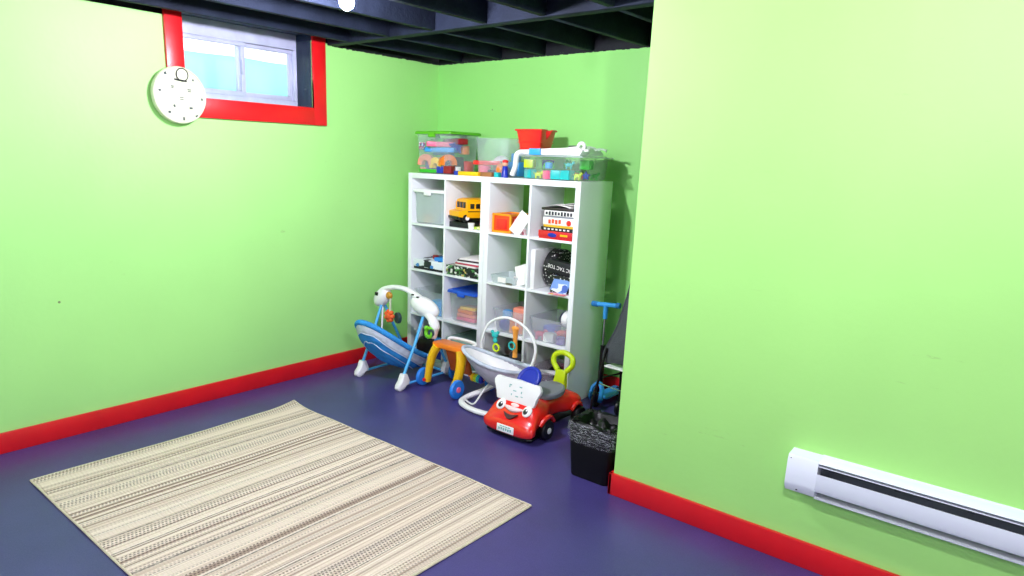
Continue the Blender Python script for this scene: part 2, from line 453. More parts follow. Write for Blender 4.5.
obj('inner_shadow_plate', prof(G(), [(.008, .346), (.008, .495), (.012, .495), (.012, .346)], hx0+.112, hx1), mat('slot_shade_grey', '5a6068', .5), t)  # dark sheet standing in for the shade inside the heater slot
obj('screw', G().cyl((hx0+.045, hy-.055, .3485), (hx0+.045, hy-.058, .346), .004), DGREY, t)
obj('screw', G().cyl((hx0+.012, hy-.070, .478), (hx0+.012, hy-.0715, .478), .002), DGREY, t)

# ---------------------------------------------------------------- shelving units
SX, SY, SH, SD, SW = .188, -.505, 1.47, .39, .768
def make_shelf(x0, label):
    t = thing('shelving_unit', label, 'shelf', (x0, SY, 0), 0, 'white cube shelving units side by side')
    e, i = .038, .016; b = .0015
    obj('side_panel', G().box2((0, 0, 0), (e, SD, SH), b), WHITE_L, t, world=False)
    obj('side_panel', G().box2((SW-e, 0, 0), (SW, SD, SH), b), WHITE_L, t, world=False)
    obj('top_panel', G().box2((e, 0, SH-e), (SW-e, SD, SH), b), WHITE_L, t, world=False)
    obj('bottom_panel', G().box2((e, 0, 0), (SW-e, SD, e), b), WHITE_L, t, world=False)
    c = SW/2
    obj('divider', G().box2((c-i/2, .001, e), (c+i/2, SD-.001, SH-e), .001), WHITE_L, t, world=False)
    for k in range(1, 4):
        z = e+k*(SH-2*e+i)/4-i
        obj('shelf_board', G().box2((e, .001, z), (c-i/2, SD-.001, z+i), .001), WHITE_L, t, world=False)
        obj('shelf_board', G().box2((c+i/2, .001, z), (SW-e, SD-.001, z+i), .001), WHITE_L, t, world=False)
    return t
u1 = make_shelf(SX, 'left white four-by-two cube shelving unit, nearest the left wall')
u2 = dup(u1, (SX+SW+.003, SY, 0), 'right white cube shelving unit, its side facing the scooter')
SX2 = SX+SW+.003
CW = (SW-.076-.016)/2
cx = [SX+.038, SX+.038+CW+.016, SX2+.038, SX2+.038+CW+.016]      # left edge of each column
ez = [.038+k*(SH-.076+.016)/4 for k in range(4)]                 # cell floors, bottom to top
R1, R2, R3, R4 = ez[3], ez[2], ez[1], ez[0]

# ---------------------------------------------------------------- generic small things
def bin_(label, x0, y0, z0, w, d, h, body=CLEAR, lid=None, taper=.02, name='storage_bin', lh=.02, cat='bin', group=None, rim=True):
    t = thing(name, label, cat, (x0+w/2, y0+d/2, z0), 0, group)
    def ring(off, z, r=.025):
        a = []
        for cxn, cyn, a0 in ((x0+w-off-r, y0+d-off-r, 0), (x0+off+r, y0+d-off-r, PI/2), (x0+off+r, y0+off+r, PI), (x0+w-off-r, y0+off+r, 1.5*PI)):
            for k in range(5):
                q = a0+k*PI/8; a.append(V((cxn+r*math.cos(q), cyn+r*math.sin(q), z)))
        return a
    T = .003; z1 = z0+h
    g = G().loft([ring(taper+.01, z0+.0005), ring(taper, z0+.012), ring(.006, z1-.012), ring(.001, z1-.010), ring(0, z1), ring(.005, z1), ring(.006+T, z1-.013), ring(taper+T, z0+.012), ring(taper+.01+T, z0+.004)])
    obj('tub', g, body, t)
    if lid:
        zl = z1+.0005
        g = G().loft([ring(-.006, zl-.012), ring(-.008, zl), ring(-.008, zl+lh*.6), ring(-.001, zl+lh), ring(.015, zl+lh), ring(.02, zl+lh*.6), ring(.05, zl+lh*.6)][1:])
        obj('lid', g, lid, t)
        for yy in (y0-.006, y0+d+.006): obj('clip', G().box((x0+w/2, yy, z1-.006), (.07, .012, .03), 0, .003), lid, t)
    return t
def shape(kind, c, s, rz=0):
    g = G(); x, y, z = c
    if kind == 'block': g.box((x, y, z+s/2), (s*1.25, s, s), rz, s*.08)
    elif kind == 'ball': g.sph((x, y, z+s/2), s/2, 18, 12)
    elif kind == 'ring': g.torus((x, y, z+s*.16), s*.42, s*.16, Matrix.Rotation(rz, 3, 'Z'), 20, 8)
    elif kind == 'cone': g.cyl((x, y, z), (x, y, z+s), s*.5, s*.08, 20)
    elif kind == 'drum': g.cyl((x, y, z), (x, y, z+s*.7), s*.45, None, 20, s*.06)
    elif kind == 'star':
        M = Matrix.Translation((x, y, z+s*.5)) @ Matrix.Rotation(rz, 4, 'Z') @ Matrix.Rotation(PI/2, 4, 'X')
        g.prism([((s*.55 if k % 2 == 0 else s*.27)*math.sin(k*PI/5), (s*.55 if k % 2 == 0 else s*.27)*math.cos(k*PI/5)) for k in range(10)], s*.3, M)
    elif kind == 'arch':
        M = Matrix.Translation((x, y, z)) @ Matrix.Rotation(rz, 4, 'Z') @ Matrix.Rotation(PI/2, 4, 'X')
        o = [(-s*.7, 0)]+[(s*.7*-math.cos(k*PI/10), s*.15+s*.65*math.sin(k*PI/10)) for k in range(11)]+[(s*.7, 0), (s*.3, 0)]+[(s*.3*math.cos(k*PI/8), s*.1+s*.28*math.sin(k*PI/8)) for k in range(9)]+[(-s*.3, 0)]
        g.prism(o, s*.4, M)
    elif kind == 'plank': g.box((x, y, z+s*.15), (s*2.0, s*.6, s*.3), rz, s*.05)
    elif kind == 'animal':
        R = Matrix.Translation((x, y, z)) @ Matrix.Rotation(rz, 4, 'Z')
        g.sph(R @ V((0, 0, s*.5)), (s*.45, s*.22, s*.25), 14, 10, Matrix.Rotation(rz, 3, 'Z'))
        g.sph(R @ V((s*.5, 0, s*.75)), s*.2, 12, 8); g.cyl(R @ V((s*.3, 0, s*.5)), R @ V((s*.48, 0, s*.75)), s*.13)
        for a in (-.28, .28):
            for b in (-.12, .12): g.cyl(R @ V((s*a, s*b, s*.45)), R @ V((s*a, s*b, 0)), s*.09, s*.08, 10)
        g.tube([R @ V((-s*.4, 0, s*.55)), R @ V((-s*.6, 0, s*.7))], s*.04, 8)
    return g
NAMES = {'block': ('toy_block', 'toy block'), 'ball': ('toy_ball', 'toy ball'), 'ring': ('toy_ring', 'toy ring'), 'cone': ('toy_cone', 'toy cone'), 'drum': ('toy_drum', 'drum-shaped toy'),
         'star': ('toy_star', 'toy star'), 'arch': ('toy_arch', 'arch-shaped toy block'), 'plank': ('toy_plank', 'flat toy bar'), 'animal': ('toy_animal', 'toy animal')}
CN = {'o': (ORG, 'orange'), 'b': (BLUE, 'light blue'), 'n': (NAVY, 'dark blue'), 'y': (YEL, 'yellow'), 'g': (GRN, 'green'), 'r': (RED, 'red'), 'p': (PINK, 'pink'), 't': (TEAL, 'teal'),
      'l': (LIME, 'lime green'), 'v': (PURP, 'purple'), 'w': (WHITE, 'white'), 'k': (BLACK, 'black'), 'm': (MAR, 'maroon'), 'd': (DGREY, 'dark grey'), 's': (mat('salmon_plastic', 'f0907a', .45), 'salmon pink')}
def toy(kind, col, c, s, where, rz=0, group=None):
    m, cn = CN[col]; nm, w_ = NAMES[kind]
    o = obj(nm, shape(kind, c, s, rz), m, origin=c)
    return tag(o, '%s %s %s' % (cn, w_, where), 'toy', group)
def gamebox(label, x0, y0, z0, w, d, h, m, rz=0, name='board_game', band=None, cat='board game', group=None):
    c = (x0+w/2, y0+d/2, z0); t = thing(name, label, cat, c, rz, group)
    obj('box_base', G().box((0, 0, h*.3), (w-.006, d-.006, h*.6), 0, .001), band or m, t, world=False)
    obj('box_lid', G().box((0, 0, h*.62), (w, d, h*.76), 0, .0015), m, t, world=False)
    return t
def printed(name, base, inks, scale=40.):
    """printed cardboard: blocks of ink over a base colour"""
    m = mat(name, base, .45, .02)
    n = m.node_tree.nodes; l = m.node_tree.links; b = n['Principled BSDF']
    src = b.inputs['Base Color'].links[0].from_socket; tc = [x for x in n if x.type == 'TEX_COORD'][0]
    for i, (ink, thr) in enumerate(inks):
        v = n.new('ShaderNodeTexVoronoi'); v.inputs['Scale'].default_value = scale; v.distance = 'CHEBYCHEV'
        mp = n.new('ShaderNodeMapping'); mp.inputs['Location'].default_value = (i*3.1, i*1.7, i*.9); mp.inputs['Scale'].default_value = (1, 1, 1.4)
        l.new(tc.outputs['Object'], mp.inputs['Vector']); l.new(mp.outputs['Vector'], v.inputs['Vector'])
        sx = n.new('ShaderNodeSeparateColor'); l.new(v.outputs['Color'], sx.inputs[0])
        k = n.new('ShaderNodeMath'); k.operation = 'LESS_THAN'; k.inputs[1].default_value = thr; l.new(sx.outputs[i % 3], k.inputs[0])
        mi = n.new('ShaderNodeMixRGB'); l.new(k.outputs[0], mi.inputs['Fac']); l.new(src, mi.inputs['Color1']); mi.inputs['Color2'].default_value = lin(ink)+[1]
        src = mi.outputs['Color']
    l.new(src, b.inputs['Base Color']); return m
def dotted(name, base, ink, scale, r):
    m = mat(name, base, .45, .02); n = m.node_tree.nodes; l = m.node_tree.links; b = n['Principled BSDF']
    src = b.inputs['Base Color'].links[0].from_socket; tc = [x for x in n if x.type == 'TEX_COORD'][0]
    v = n.new('ShaderNodeTexVoronoi'); v.inputs['Scale'].default_value = scale; v.inputs['Randomness'].default_value = .6; l.new(tc.outputs['Object'], v.inputs['Vector'])
    k = n.new('ShaderNodeMath'); k.operation = 'LESS_THAN'; k.inputs[1].default_value = r; l.new(v.outputs['Distance'], k.inputs[0])
    mi = n.new('ShaderNodeMixRGB'); l.new(k.outputs[0], mi.inputs['Fac']); l.new(src, mi.inputs['Color1']); mi.inputs['Color2'].default_value = lin(ink)+[1]
    l.new(mi.outputs['Color'], b.inputs['Base Color']); return m

# ================================================================ TOP OF THE SHELVES
TZ = SH
# bin A : green lid
bin_('large clear bin of foam toys with a green lid on top of the shelves', .225, -.475, TZ, .36, .34, .285, CLEAR, mat('green_lid', '5cb81c', .4), name='storage_bin')
A = 'in the green-lidded bin on top of the shelves'
zz = TZ+.006
for a in (('plank', 'g', (.345, -.435, zz), .085, .05), ('block', 'n', (.47, -.435, zz), .05, 0), ('drum', 's', (.268, -.43, zz), .055, 0), ('block', 'w', (.54, -.36, zz), .05, 0), ('block', 'm', (.54, -.43, zz), .055, .1),
          ('block', 'v', (.31, -.34, zz), .10, 0), ('block', 'd', (.46, -.32, zz), .12, 0), ('block', 't', (.33, -.21, zz), .12, 0), ('drum', 'r', (.50, -.20, zz), .13, 0),
          ('arch', 's', (.305, -.43, zz+.055), .10, .15), ('arch', 'y', (.415, -.43, zz+.035), .10, -.15), ('arch', 'o', (.515, -.42, zz+.060), .095, 1.1), ('ring', 'b', (.345, -.425, zz+.15), .09, .2),
          ('plank', 'b', (.43, -.40, zz+.150), .12, .3), ('star', 'g', (.37, -.38, zz+.17), .11, .4), ('star', 'n', (.53, -.35, zz+.14), .11, 1.2), ('plank', 'm', (.46, -.30, zz+.21), .14, -.3),
          ('block', 'b', (.33, -.27, zz+.13), .11, .3), ('drum', 'o', (.52, -.25, zz+.14), .09, 0), ('plank', 'p', (.44, -.40, zz+.19), .12, .9)):
    toy(*a[:4], A, a[4])
tag(obj('paper_label', G().box((.30, -.4765, TZ+.20), (.06, .001, .055)), printed('bin_sticker', 'd8e4ee', [('2a4aa0', .35), ('c03040', .2), ('202020', .2)], 90)), 'small printed sticker on the front of the green-lidded bin', 'label')
# bin B : no lid
bin_('frosted open bin of toys between the green-lidded bin and the red basket', .785, -.445, TZ, .305, .31, .262, CLEAR, None)
B_ = 'in the open bin behind the red basket'
for a in (('drum', 'p', (0.835, -.375, zz), .10, 0), ('plank', 'r', (0.865, -.38, zz+.072), .10, .4), ('ball', 'o', (1.000, -.385, zz), .09, 0), ('block', 'b', (1.018, -.25, zz), .10, 0), ('ball', 'w', (0.877, -.24, zz), .14, 0),
          ('block', 'k', (0.920, -.395, zz), .04, 0), ('drum', 'b', (1.018, -.25, zz+.101), .08, 0)):
    toy(*a[:4], B_, a[4])
# row in front of it
toy('plank', 'y', (.79, -.478, TZ), .095, 'lying on the shelf top before the bins', 0)
o = obj('wooden_block', G().box((.945, -.478, TZ+.015), (.10, .035, .03), 0, .003), BROWN); tag(o, 'brown wooden block on the shelf top beside the yellow bar', 'toy')
toy('block', 't', (1.035, -.475, TZ), .032, 'on the shelf top next to the brown block')
toy('block', 'n', (.66, -.475, TZ), .03, 'on the shelf top left of the yellow bar')
# little figure
t = thing('toy_figure', 'little toy figure in blue with a red hat standing on the shelf top', 'toy figure', (1.10, -.475, TZ))
obj('body', G().cyl((1.10, -.475, TZ), (1.10, -.475, TZ+.075), .026, .018, 18, .004), NAVY, t)
obj('head', G().sph((1.10, -.475, TZ+.092), .02), mat('toy_skin', 'e8b090', .5), t)
obj('hat', G().sph((1.10, -.475, TZ+.105), (.022, .022, .014)), RED, t)
# bin C
bin_('low clear bin of green and blue toys on the right shelf top', 1.235, -.485, TZ, .475, .355, .140, clear('clear_polypropylene_c', 'cfe6dc', .10), None, taper=.015)
random.seed(12)
Cw = 'in the low clear bin on top of the right shelves'
cc = ['t', 'g', 'p', 't', 'n', 'g', 'b', 'y', 'g', 'l', 'o', 'g']
kk = ['block', 'animal', 'block', 'animal', 'drum', 'arch', 'ball', 'block', 'star', 'block', 'drum', 'block']
i = 0
for layer in range(2):
    for ix in range(6):
        for iy in range(3):
            if layer == 1 and (ix+iy) % 2: continue
            k_ = kk[(i*5+layer) % 12]; c_ = cc[(i*7+3*layer) % 12]
            if layer == 0 and ix == 2 and iy == 0: k_, c_ = 'block', 'p'
            s = .053+.006*random.random()
            toy(k_, c_, (1.288+ix*.074+random.uniform(-.003, .003), -.445+iy*.105+random.uniform(-.01, .01), zz+layer*.066), s, Cw, random.uniform(-.5, .5), 'jumbled toys in the low clear bin')
            i += 1
# lid of bin C lying over it, plus the white toy on it
o = obj('bin_lid', G().box((1.475, -.31, TZ+.1475), (.50, .375, .008), 0, .003).box((1.475, -.31, TZ+.154), (.44, .31, .006), 0, .003), CLEARW); tag(o, 'pale translucent lid lying on the low clear bin', 'lid')
LZ = TZ+.157
t = thing('toy_ramp', 'white plastic toy with a light blue band lying on the low clear bin', 'toy', (1.45, -.40, LZ))
Xr = frame((1.46, -.42, LZ), (1, .05, 0), (0, 0, 1))
obj('body', G().prism([(-.12, .001), (.21, .001), (.23, .03), (.19, .055), (.10, .045), (-.02, .040), (-.12, .034)], .10, Xr), WHITE, t)
obj('blue_band', G().box((1.345, -.452, LZ+.019), (.085, .075, .040), .05, .003), BLUE, t)
obj('arm', G().tube(catmull([(1.33, -.44, LZ+.012), (1.25, -.45, LZ+.015), (1.215, -.497, LZ+.0), (1.205, -.499, TZ+.08), (1.18, -.499, TZ+.02)], 5), .018, 10), WHITE, t)
g = G().torus((1.665, -.43, LZ+.055), .022, .011, Matrix.Rotation(PI/2, 3, 'X'), 20).cyl((1.69, -.43, LZ+.03), (1.72, -.43, LZ+.032), .008)
obj('eyelet', g, WHITE, t)
t = thing('plastic_bag', 'pale crumpled plastic bag at the right end of the bin lid', 'bag', (1.63, -.28, LZ))
random.seed(5)
def bagf(u, v):
    a = 2*PI*v; r = math.sin(PI*min(u*.5+.02, .5)); q = 1+.08*math.sin(5*a)+.05*math.sin(9*a+u*4)
    return V((1.60+.10*r*q*math.cos(a), -.26+.10*r*q*math.sin(a), LZ+.002+.055*math.cos(PI*u/2)*(1+.1*math.sin(7*a))))
obj('film', G().grid(bagf, 10, 36, cv=True), clear('bag_film', 'cfe8cc', .75, .3), t)
obj('knot', G().tube(catmull([(1.66, -.27, LZ+.03), (1.70, -.25, LZ+.045), (1.735, -.24, LZ+.035)], 4), [.010]*4+[.006]*4+[.012], 8), clear('bag_film', 'cfe8cc', .75), t)
t = thing('wire_handle', 'grey bent wire handle lying behind the red basket', 'handle', (1.50, -.24, LZ))
obj('wire', G().tube(catmull([(1.40, -.17, LZ+.006), (1.40, -.17, LZ+.055), (1.42, -.17, LZ+.062), (1.49, -.17, LZ+.062), (1.505, -.17, LZ+.055), (1.505, -.17, LZ+.006)], 4), .006, 8), mat('grey_green_wire', '6c8468', .4), t)
# red basket
bz = TZ+.1985
t = thing('toy_basket', 'red plastic basket with notched side standing above the clear bins', 'basket', (1.195, -.27, LZ), .1)
def rr(w, d, z, r=.012):
    a = []
    for sx_, sy_, a0 in ((1, 1, 0), (-1, 1, PI/2), (-1, -1, PI), (1, -1, 1.5*PI)):
        for k in range(4):
            q = a0+k*PI/6; a.append(V((sx_*(w/2-r)+r*math.cos(q), sy_*(d/2-r)+r*math.sin(q), z)))
    return a
g = G().loft([rr(.145, .145, .001), rr(.148, .148, .006), rr(.20, .20, .158), rr(.195, .195, .158), rr(.14, .14, .008)])
# notch in the side that faces right: lower the middle vertices
bmesh.ops.bisect_plane(g.b, geom=g.b.verts[:]+g.b.edges[:]+g.b.faces[:], plane_co=(0, .045, 0), plane_no=(0, 1, 0))
bmesh.ops.bisect_plane(g.b, geom=g.b.verts[:]+g.b.edges[:]+g.b.faces[:], plane_co=(0, -.045, 0), plane_no=(0, 1, 0))
bmesh.ops.bisect_plane(g.b, geom=g.b.verts[:]+g.b.edges[:]+g.b.faces[:], plane_co=(0, .0, 0), plane_no=(0, 1, 0))
for v in g.b.verts:
    if v.co.x > .08 and v.co.z > .12 and abs(v.co.y) < .02: v.co.z -= .06; v.co.x -= .019
obj('shell', g, RED, t, world=False)
rim = [(.102, .03, .160), (.102, .102, .160), (-.102, .102, .160), (-.102, -.102, .160), (.102, -.102, .160), (.102, -.03, .160)]
obj('rim', G().tube(rim, .006, 8), RED, t, world=False)
g = G()
for zc in (.04, .08):
    w_ = .149+.052*(zc/.158); pts = [(-w_/2, -w_/2, zc), (w_/2, -w_/2, zc), (w_/2, w_/2, zc), (-w_/2, w_/2, zc)]
    g.tube(pts, .0025, 6, True)
obj('rib', g, RED, t, world=False)

# ================================================================ SHELF CONTENTS
F = SY
# c1 r1 frosted bin with pale lid
x0 = cx[0]
bin_('frosted clear bin with a whitish lid in the top left cubby', x0+.012, F+.004, R1+.0005, CW-.024, .36, .235, CLEARW, WHITE, lh=.022, taper=.012)
w1 = 'in the frosted bin in the top left cubby'
toy('block', 'o', (x0+.11, F+.08, R1+.006), .06, w1); toy('ball', 'n', (x0+.22, F+.12, R1+.006), .08, w1); toy('block', 'b', (x0+.15, F+.22, R1+.006), .07, w1)
# c2 r1 bus on bits
x0 = cx[1]
o = obj('storybook', G().box((x0+.115, F+.20, R1+.0205), (.20, .34, .039), 0, .003), mat('black_cover', '15161c', .5)); tag(o, 'thick dark book under the yellow toy bus', 'book')
t = thing('toy_bus', 'yellow toy school bus parked in the top cubby of the left unit', 'toy bus', (x0+.152, F+.165, R1+.041), -.38); t.scale = (1.18, 1.18, 1.18)
BY = mat('bus_yellow', 'ffb400', .3, .04); bz = .0
L_, W_, Hh = .30, .160, .125
g = G().loft([[V((a*W_/2, yy, zz_)) for a, zz_ in pr] for yy, pr in (
    (-L_/2, ((-.80, .035), (.80, .035), (.86, .06), (.80, .068), (-.80, .068), (-.86, .06))),
    (-L_/2+.05, ((-.9, .03), (.9, .03), (.96, .06), (.9, .078), (-.9, .078), (-.96, .06))))])
obj('hood', g, BY, t, world=False)
g = G().loft([[V((a*W_/2, yy, zz_)) for a, zz_ in ((-.97, .03), (.97, .03), (1, .05), (1, .115), (.8, .138*q), (.4, .146*q), (-.4, .146*q), (-.8, .138*q), (-1, .115), (-1, .05))] for yy, q in ((-L_/2+.05, .97), (-L_/2+.07, 1), (L_/2-.01, 1), (L_/2, .97))])
obj('body', g, BY, t, world=False)
GL = mat('dark_toy_glass', '181a20', .2)
for k in range(3):
    obj('window', G().box((-.042+k*.042, -L_/2+.049, .105), (.034, .004, .036), 0, .002), GL, t, world=False)
for k in range(6):
    for sx_ in (-1, 1): obj('window', G().box((sx_*W_/2, -L_/2+.085+k*.039, .10), (.004, .028, .03), 0, .0015), GL, t, world=False)
for yy in (-.095, .09):
    for sx_ in (-1, 1):
        wh = obj('wheel', G().cyl((sx_*.052, yy, .028), (sx_*.075, yy, .028), .028, None, 24, .004), BLACK, t, world=False)
        obj('hubcap', G().cyl((sx_*.074, yy, .028), (sx_*.078, yy, .028), .013, None, 16), WHITE, wh, world=False)
obj('bumper', G().box((0, -L_/2-.004, .03), (.13, .01, .016), 0, .003), BLACK, t, world=False)
obj('side_stripe', G().box((0, .02, .068), (W_+.003, L_-.07, .005)), BLACK, t, world=False)
obj('chassis', G().box((0, 0, .024), (.11, L_-.03, .018)), BLACK, t, world=False)
o = obj('paper_cup', G().cyl((x0+.235, F+.025, R1), (x0+.235, F+.025, R1+.045), .02, .025, 20), WHITE); tag(o, 'small white cup beside the toy bus', 'cup')
o = obj('activity_pad', G().box((x0+.275, F+.15, R1+.009), (.10, .22, .018), .05, .002), printed('pad_print', 'b8d83a', [('4a9a3a', .3), ('e8e8a0', .3)], 50)); tag(o, 'green and yellow activity pad lying beside the toy bus', 'book')
toy('ball', 'p', (x0+.30, F+.07, R1+.019), .04, 'on the green pad beside the toy bus')
# c1 r2
x0 = cx[0]
gamebox('flat white-topped board game box with dark base, second cubby of first column', x0+.012, F+.012, R2+.0005, CW-.03, .30, .075, printed('game_print_a', 'e8eef2', [('20242c', .35), ('3a8ad8', .2)], 14), band=mat('black_cover', '15161c', .5))
gamebox('small blue game box lying on the white-topped board game', x0+.21, F+.04, R2+.076, .10, .16, .028, mat('blue_card', '2f8ce0', .4))
gamebox('blue box with white label standing behind on the white-topped board game', x0+.15, F+.20, R2+.076, .17, .09, .09, printed('game_print_b', '4aa0e4', [('f0f4f8', .3), ('b03050', .15)], 22))
toy('block', 'm', (x0+.14, F+.13, R2+.076), .03, 'on the white-topped board game')
# c2 r2
x0 = cx[1]
gamebox('black picture-covered board game box under the book pile', x0+.012, F+.008, R2+.0005, CW-.022, .33, .072, printed('game_print_c', '14181a', [('e6e8e0', .22), ('4a8a4a', .18), ('c8b060', .10)], 46))
for k, (cc_, w_, lab) in enumerate((('f0ece6', .22, 'white'), ('c03a5a', .23, 'crimson'), ('f4f4f4', .21, 'thin white'), ('3a2030', .21, 'dark plum'), ('f0e8e8', .19, 'pale pink'))):
    o = obj('book', G().box((x0+.205+.004*k, F+.14, R2+.0735+.0065+k*.0125), (w_, .24, .012), .06*(k-2), .001), mat('book_cover_%d' % k, cc_, .5))
    tag(o, '%s book in the pile on the black picture-covered board game' % lab, 'book', 'books piled on the black board game')
# c1 r3
x0 = cx[0]
bin_('clear bin holding blue things, third cubby of the first column', x0+.01, F+.012, R3+.0005, CW-.03, .35, .19, CLEAR, None, taper=.012)
w1 = 'in the clear bin in the third cubby of the first column'
toy('block', 'b', (x0+.23, F+.09, R3+.006), .11, w1); toy('block', 'd', (x0+.09, F+.10, R3+.006), .08, w1); toy('ball', 'd', (x0+.15, F+.25, R3+.006), .10, w1)
# c2 r3
x0 = cx[1]
bin_('clear bin with a blue lid holding red and pink toys', x0+.03, F+.01, R3+.0005, CW-.055, .35, .22, CLEAR, mat('blue_lid', '2358c8', .35), taper=.02)
w1 = 'in the blue-lidded bin'
for a in (('plank', 'p', (x0+.17, F+.09, R3+.006), .09, 0), ('plank', 's', (x0+.17, F+.09, R3+.036), .085, .1), ('plank', 'o', (x0+.16, F+.09, R3+.065), .08, -.1), ('plank', 'y', (x0+.18, F+.09, R3+.092), .07, .1),
          ('block', 's', (x0+.11, F+.19, R3+.006), .09, 0), ('block', 'p', (x0+.23, F+.23, R3+.006), .08, 0)): toy(*a[:4], w1, a[4])
# c1 r4 : dark toys
x0 = cx[0]
w1 = 'in the bottom left cubby behind the baby swing'
for a in (('block', 'k', (x0+.10, F+.12, R4+.0005), .14, .2), ('block', 'n', (x0+.25, F+.10, R4+.0005), .09, 0), ('ball', 'd', (x0+.25, F+.25, R4+.0005), .13, 0), ('drum', 'm', (x0+.10, F+.29, R4+.0005), .12, 0),
          ('block', 'b', (x0+.25, F+.09, R4+.0925), .07, .3), ('block', 'd', (x0+.10, F+.12, R4+.143), .08, .4)): toy(*a[:4], w1, a[4])
# c2 r4
x0 = cx[1]
bin_('smoky green bin with lid in the bottom cubby of the second column', x0+.02, F+.012, R4+.0005, CW-.035, .35, .20, CLEARG, clear('smoke_lid', '9fc0b4', .8), taper=.015)
toy('block', 'g', (x0+.12, F+.12, R4+.006), .10, 'in the smoky green bin'); toy('block', 'd', (x0+.23, F+.2, R4+.006), .09, 'in the smoky green bin')
# c3 r1 : toy radio box, pink box, leaning paper
x0 = cx[2]
t = thing('toy_till', 'orange toy box with yellow edges in the top cubby of the third column', 'toy', (x0+.092, F+.13, R1+.001), .02)
g = G().box((0, 0, .065), (.15, .20, .115), 0, .004); obj('body', g, mat('orange_red', 'ee4a1c', .35), t, world=False)
g = G()
for zc in (.007, .123):
    for yy in (-.1, .1): g.box((0, yy, zc), (.165, .015, .014), 0, .003)
    for xx in (-.075, .075): g.box((xx, 0, zc), (.015, .215, .014), 0, .003)
for xx in (-.075, .075):
    for yy in (-.1, .1): g.box((xx, yy, .065), (.015, .015, .13), 0, .003)
obj('edge_frame', g, mat('amber_plastic', 'ffa41e', .35), t, world=False)
obj('drawer', G().box((0, -.102, .06), (.09, .006, .07), 0, .002), RED, t, world=False)
obj('side_knob', G().cyl((.075, -.02, .06), (.09, -.02, .06), .022, None, 20, .003), YEL, t, world=False)
gamebox('small pink and white box beside the orange toy box', x0+.185, F+.05, R1+.0005, .09, .12, .10, printed('game_print_d', 'f0c8cc', [('ffffff', .3), ('e07888', .25)], 26), name='card_box', cat='box')
o = obj('paper_sheet', G().box((x0+.250, F+.03, R1+.076), (.09, .004, .16), M=Matrix.Rotation(.55, 3, 'Y') @ Matrix.Rotation(-.15, 3, 'X')), PAPER); tag(o, 'white sheet leaning against the pink and white box', 'paper')
# c4 r1 : stack of games
x0 = cx[3]
z = R1+.0005
g1 = mat('red_card', 'd8242c', .35)
gt = gamebox('red game box with blue badge at the bottom of the game stack', x0+.07, F+.004, z, .26, .30, .052, g1, band=g1)
g = G().sph((-.02, -.151, .027), (.035, .002, .014)); obj('badge', g, NAVY, gt, world=False)
obj('badge', G().box((.07, -.1515, .030), (.055, .002, .012)), YEL, gt, world=False); z += .0525
gt = gamebox('black game box on top of the red one in the top right cubby', x0+.085, F+.01, z, .245, .30, .024, mat('black_cover', '15161c', .5)); z += .0245
g = G()
for k in range(7): g.box((-.09+k*.03, -.151, .012), (.016, .002, .01))
obj('printed_marks', g, PAPER, gt, world=False)
wc = mat('white_card', 'f2f0ea', .4)
gt = gamebox('white and orange game box in the middle of the stack, top right cubby', x0+.10, F+.008, z, .235, .30, .062, wc, band=mat('yellow_card', 'f0c030', .4)); z += .0625
g = G()
for k in range(4): g.box((-.065+k*.026, -.1515, .036+.003*(k % 2)), (.018, .002, .026), 0)
obj('printed_marks', g, mat('orange_ink', 'e8501c', .5), gt, world=False)
obj('badge', G().sph((.082, -.151, .034), (.018, .002, .018)), RED, gt, world=False)
gt = gamebox('white game box with dark lettering near the top of the stack, top right cubby', x0+.105, F+.01, z, .23, .30, .044, wc, band=GREY); z += .0445
g = G(); random.seed(21)
for k in range(9): g.box((-.095+k*.0235, -.1515, .026), (.014, .002, .014+.014*random.random()), 0)
obj('printed_marks', g, mat('dark_ink', '2a2c34', .5), gt, world=False)
o = obj('tray', G().box((x0+.20, F+.16, z+.008), (.25, .29, .016), .04, .003), mat('dark_brown_card', '2c2420', .5)); tag(o, 'thin dark brown tray on top of the game stack', 'tray'); z += .0165
for k in range(3):
    def shf(u, v, k=k): return V((x0+.095+k*.02+.19*u, F+.03+k*.02+.22*v, z+.003+.006*k+.014*math.sin(PI*u)*(1-.4*k)+.01*u*k))
    o = obj('paper_sheet', G().grid(shf, 12, 6), PAPER, solid=.001); tag(o, 'loose curled white sheet on top of the game stack', 'paper', 'curled sheets on the game stack')
# c3 r2 : papers
x0 = cx[2]
t = thing('clear_tray', 'shallow clear tray with a white card in the second cubby of the third column', 'tray', (x0+.13, F+.12, R2+.0005))
obj('tray', G().loft([rr(.20, .20, .0), rr(.22, .22, .055), rr(.215, .215, .055), rr(.195, .195, .004)]), CLEARW, t, world=False)
obj('name_card', G().box((.0, -.112, .028), (.07, .002, .035), 0), PAPER, t, world=False)
o = obj('folded_card', G().box((x0+.265, F+.055, R2+.075), (.10, .004, .14), M=Matrix.Rotation(-.35, 3, 'Y') @ Matrix.Rotation(-.2, 3, 'X')), PAPER); tag(o, 'white folded card leaning in the second cubby of the third column', 'paper')
o = obj('small_tin', G().box((x0+.19, F+.018, R2+.006), (.05, .025, .012), .1, .003), mat('olive_tin', '6a6a58', .5)); tag(o, 'tiny grey tin at the front edge beside the clear tray', 'box')
for k in range(3):
    o = obj('notebook', G().box((x0+.20, F+.26, R2+.006+k*.0105), (.20, .16, .010), .05*k, .001), (PAPER, mat('mauve_card', 'a090a8', .5), PAPER)[k]); tag(o, ('bottom white', 'mauve', 'top white')[k]+' notebook lying at the back of the second cubby, third column', 'book')
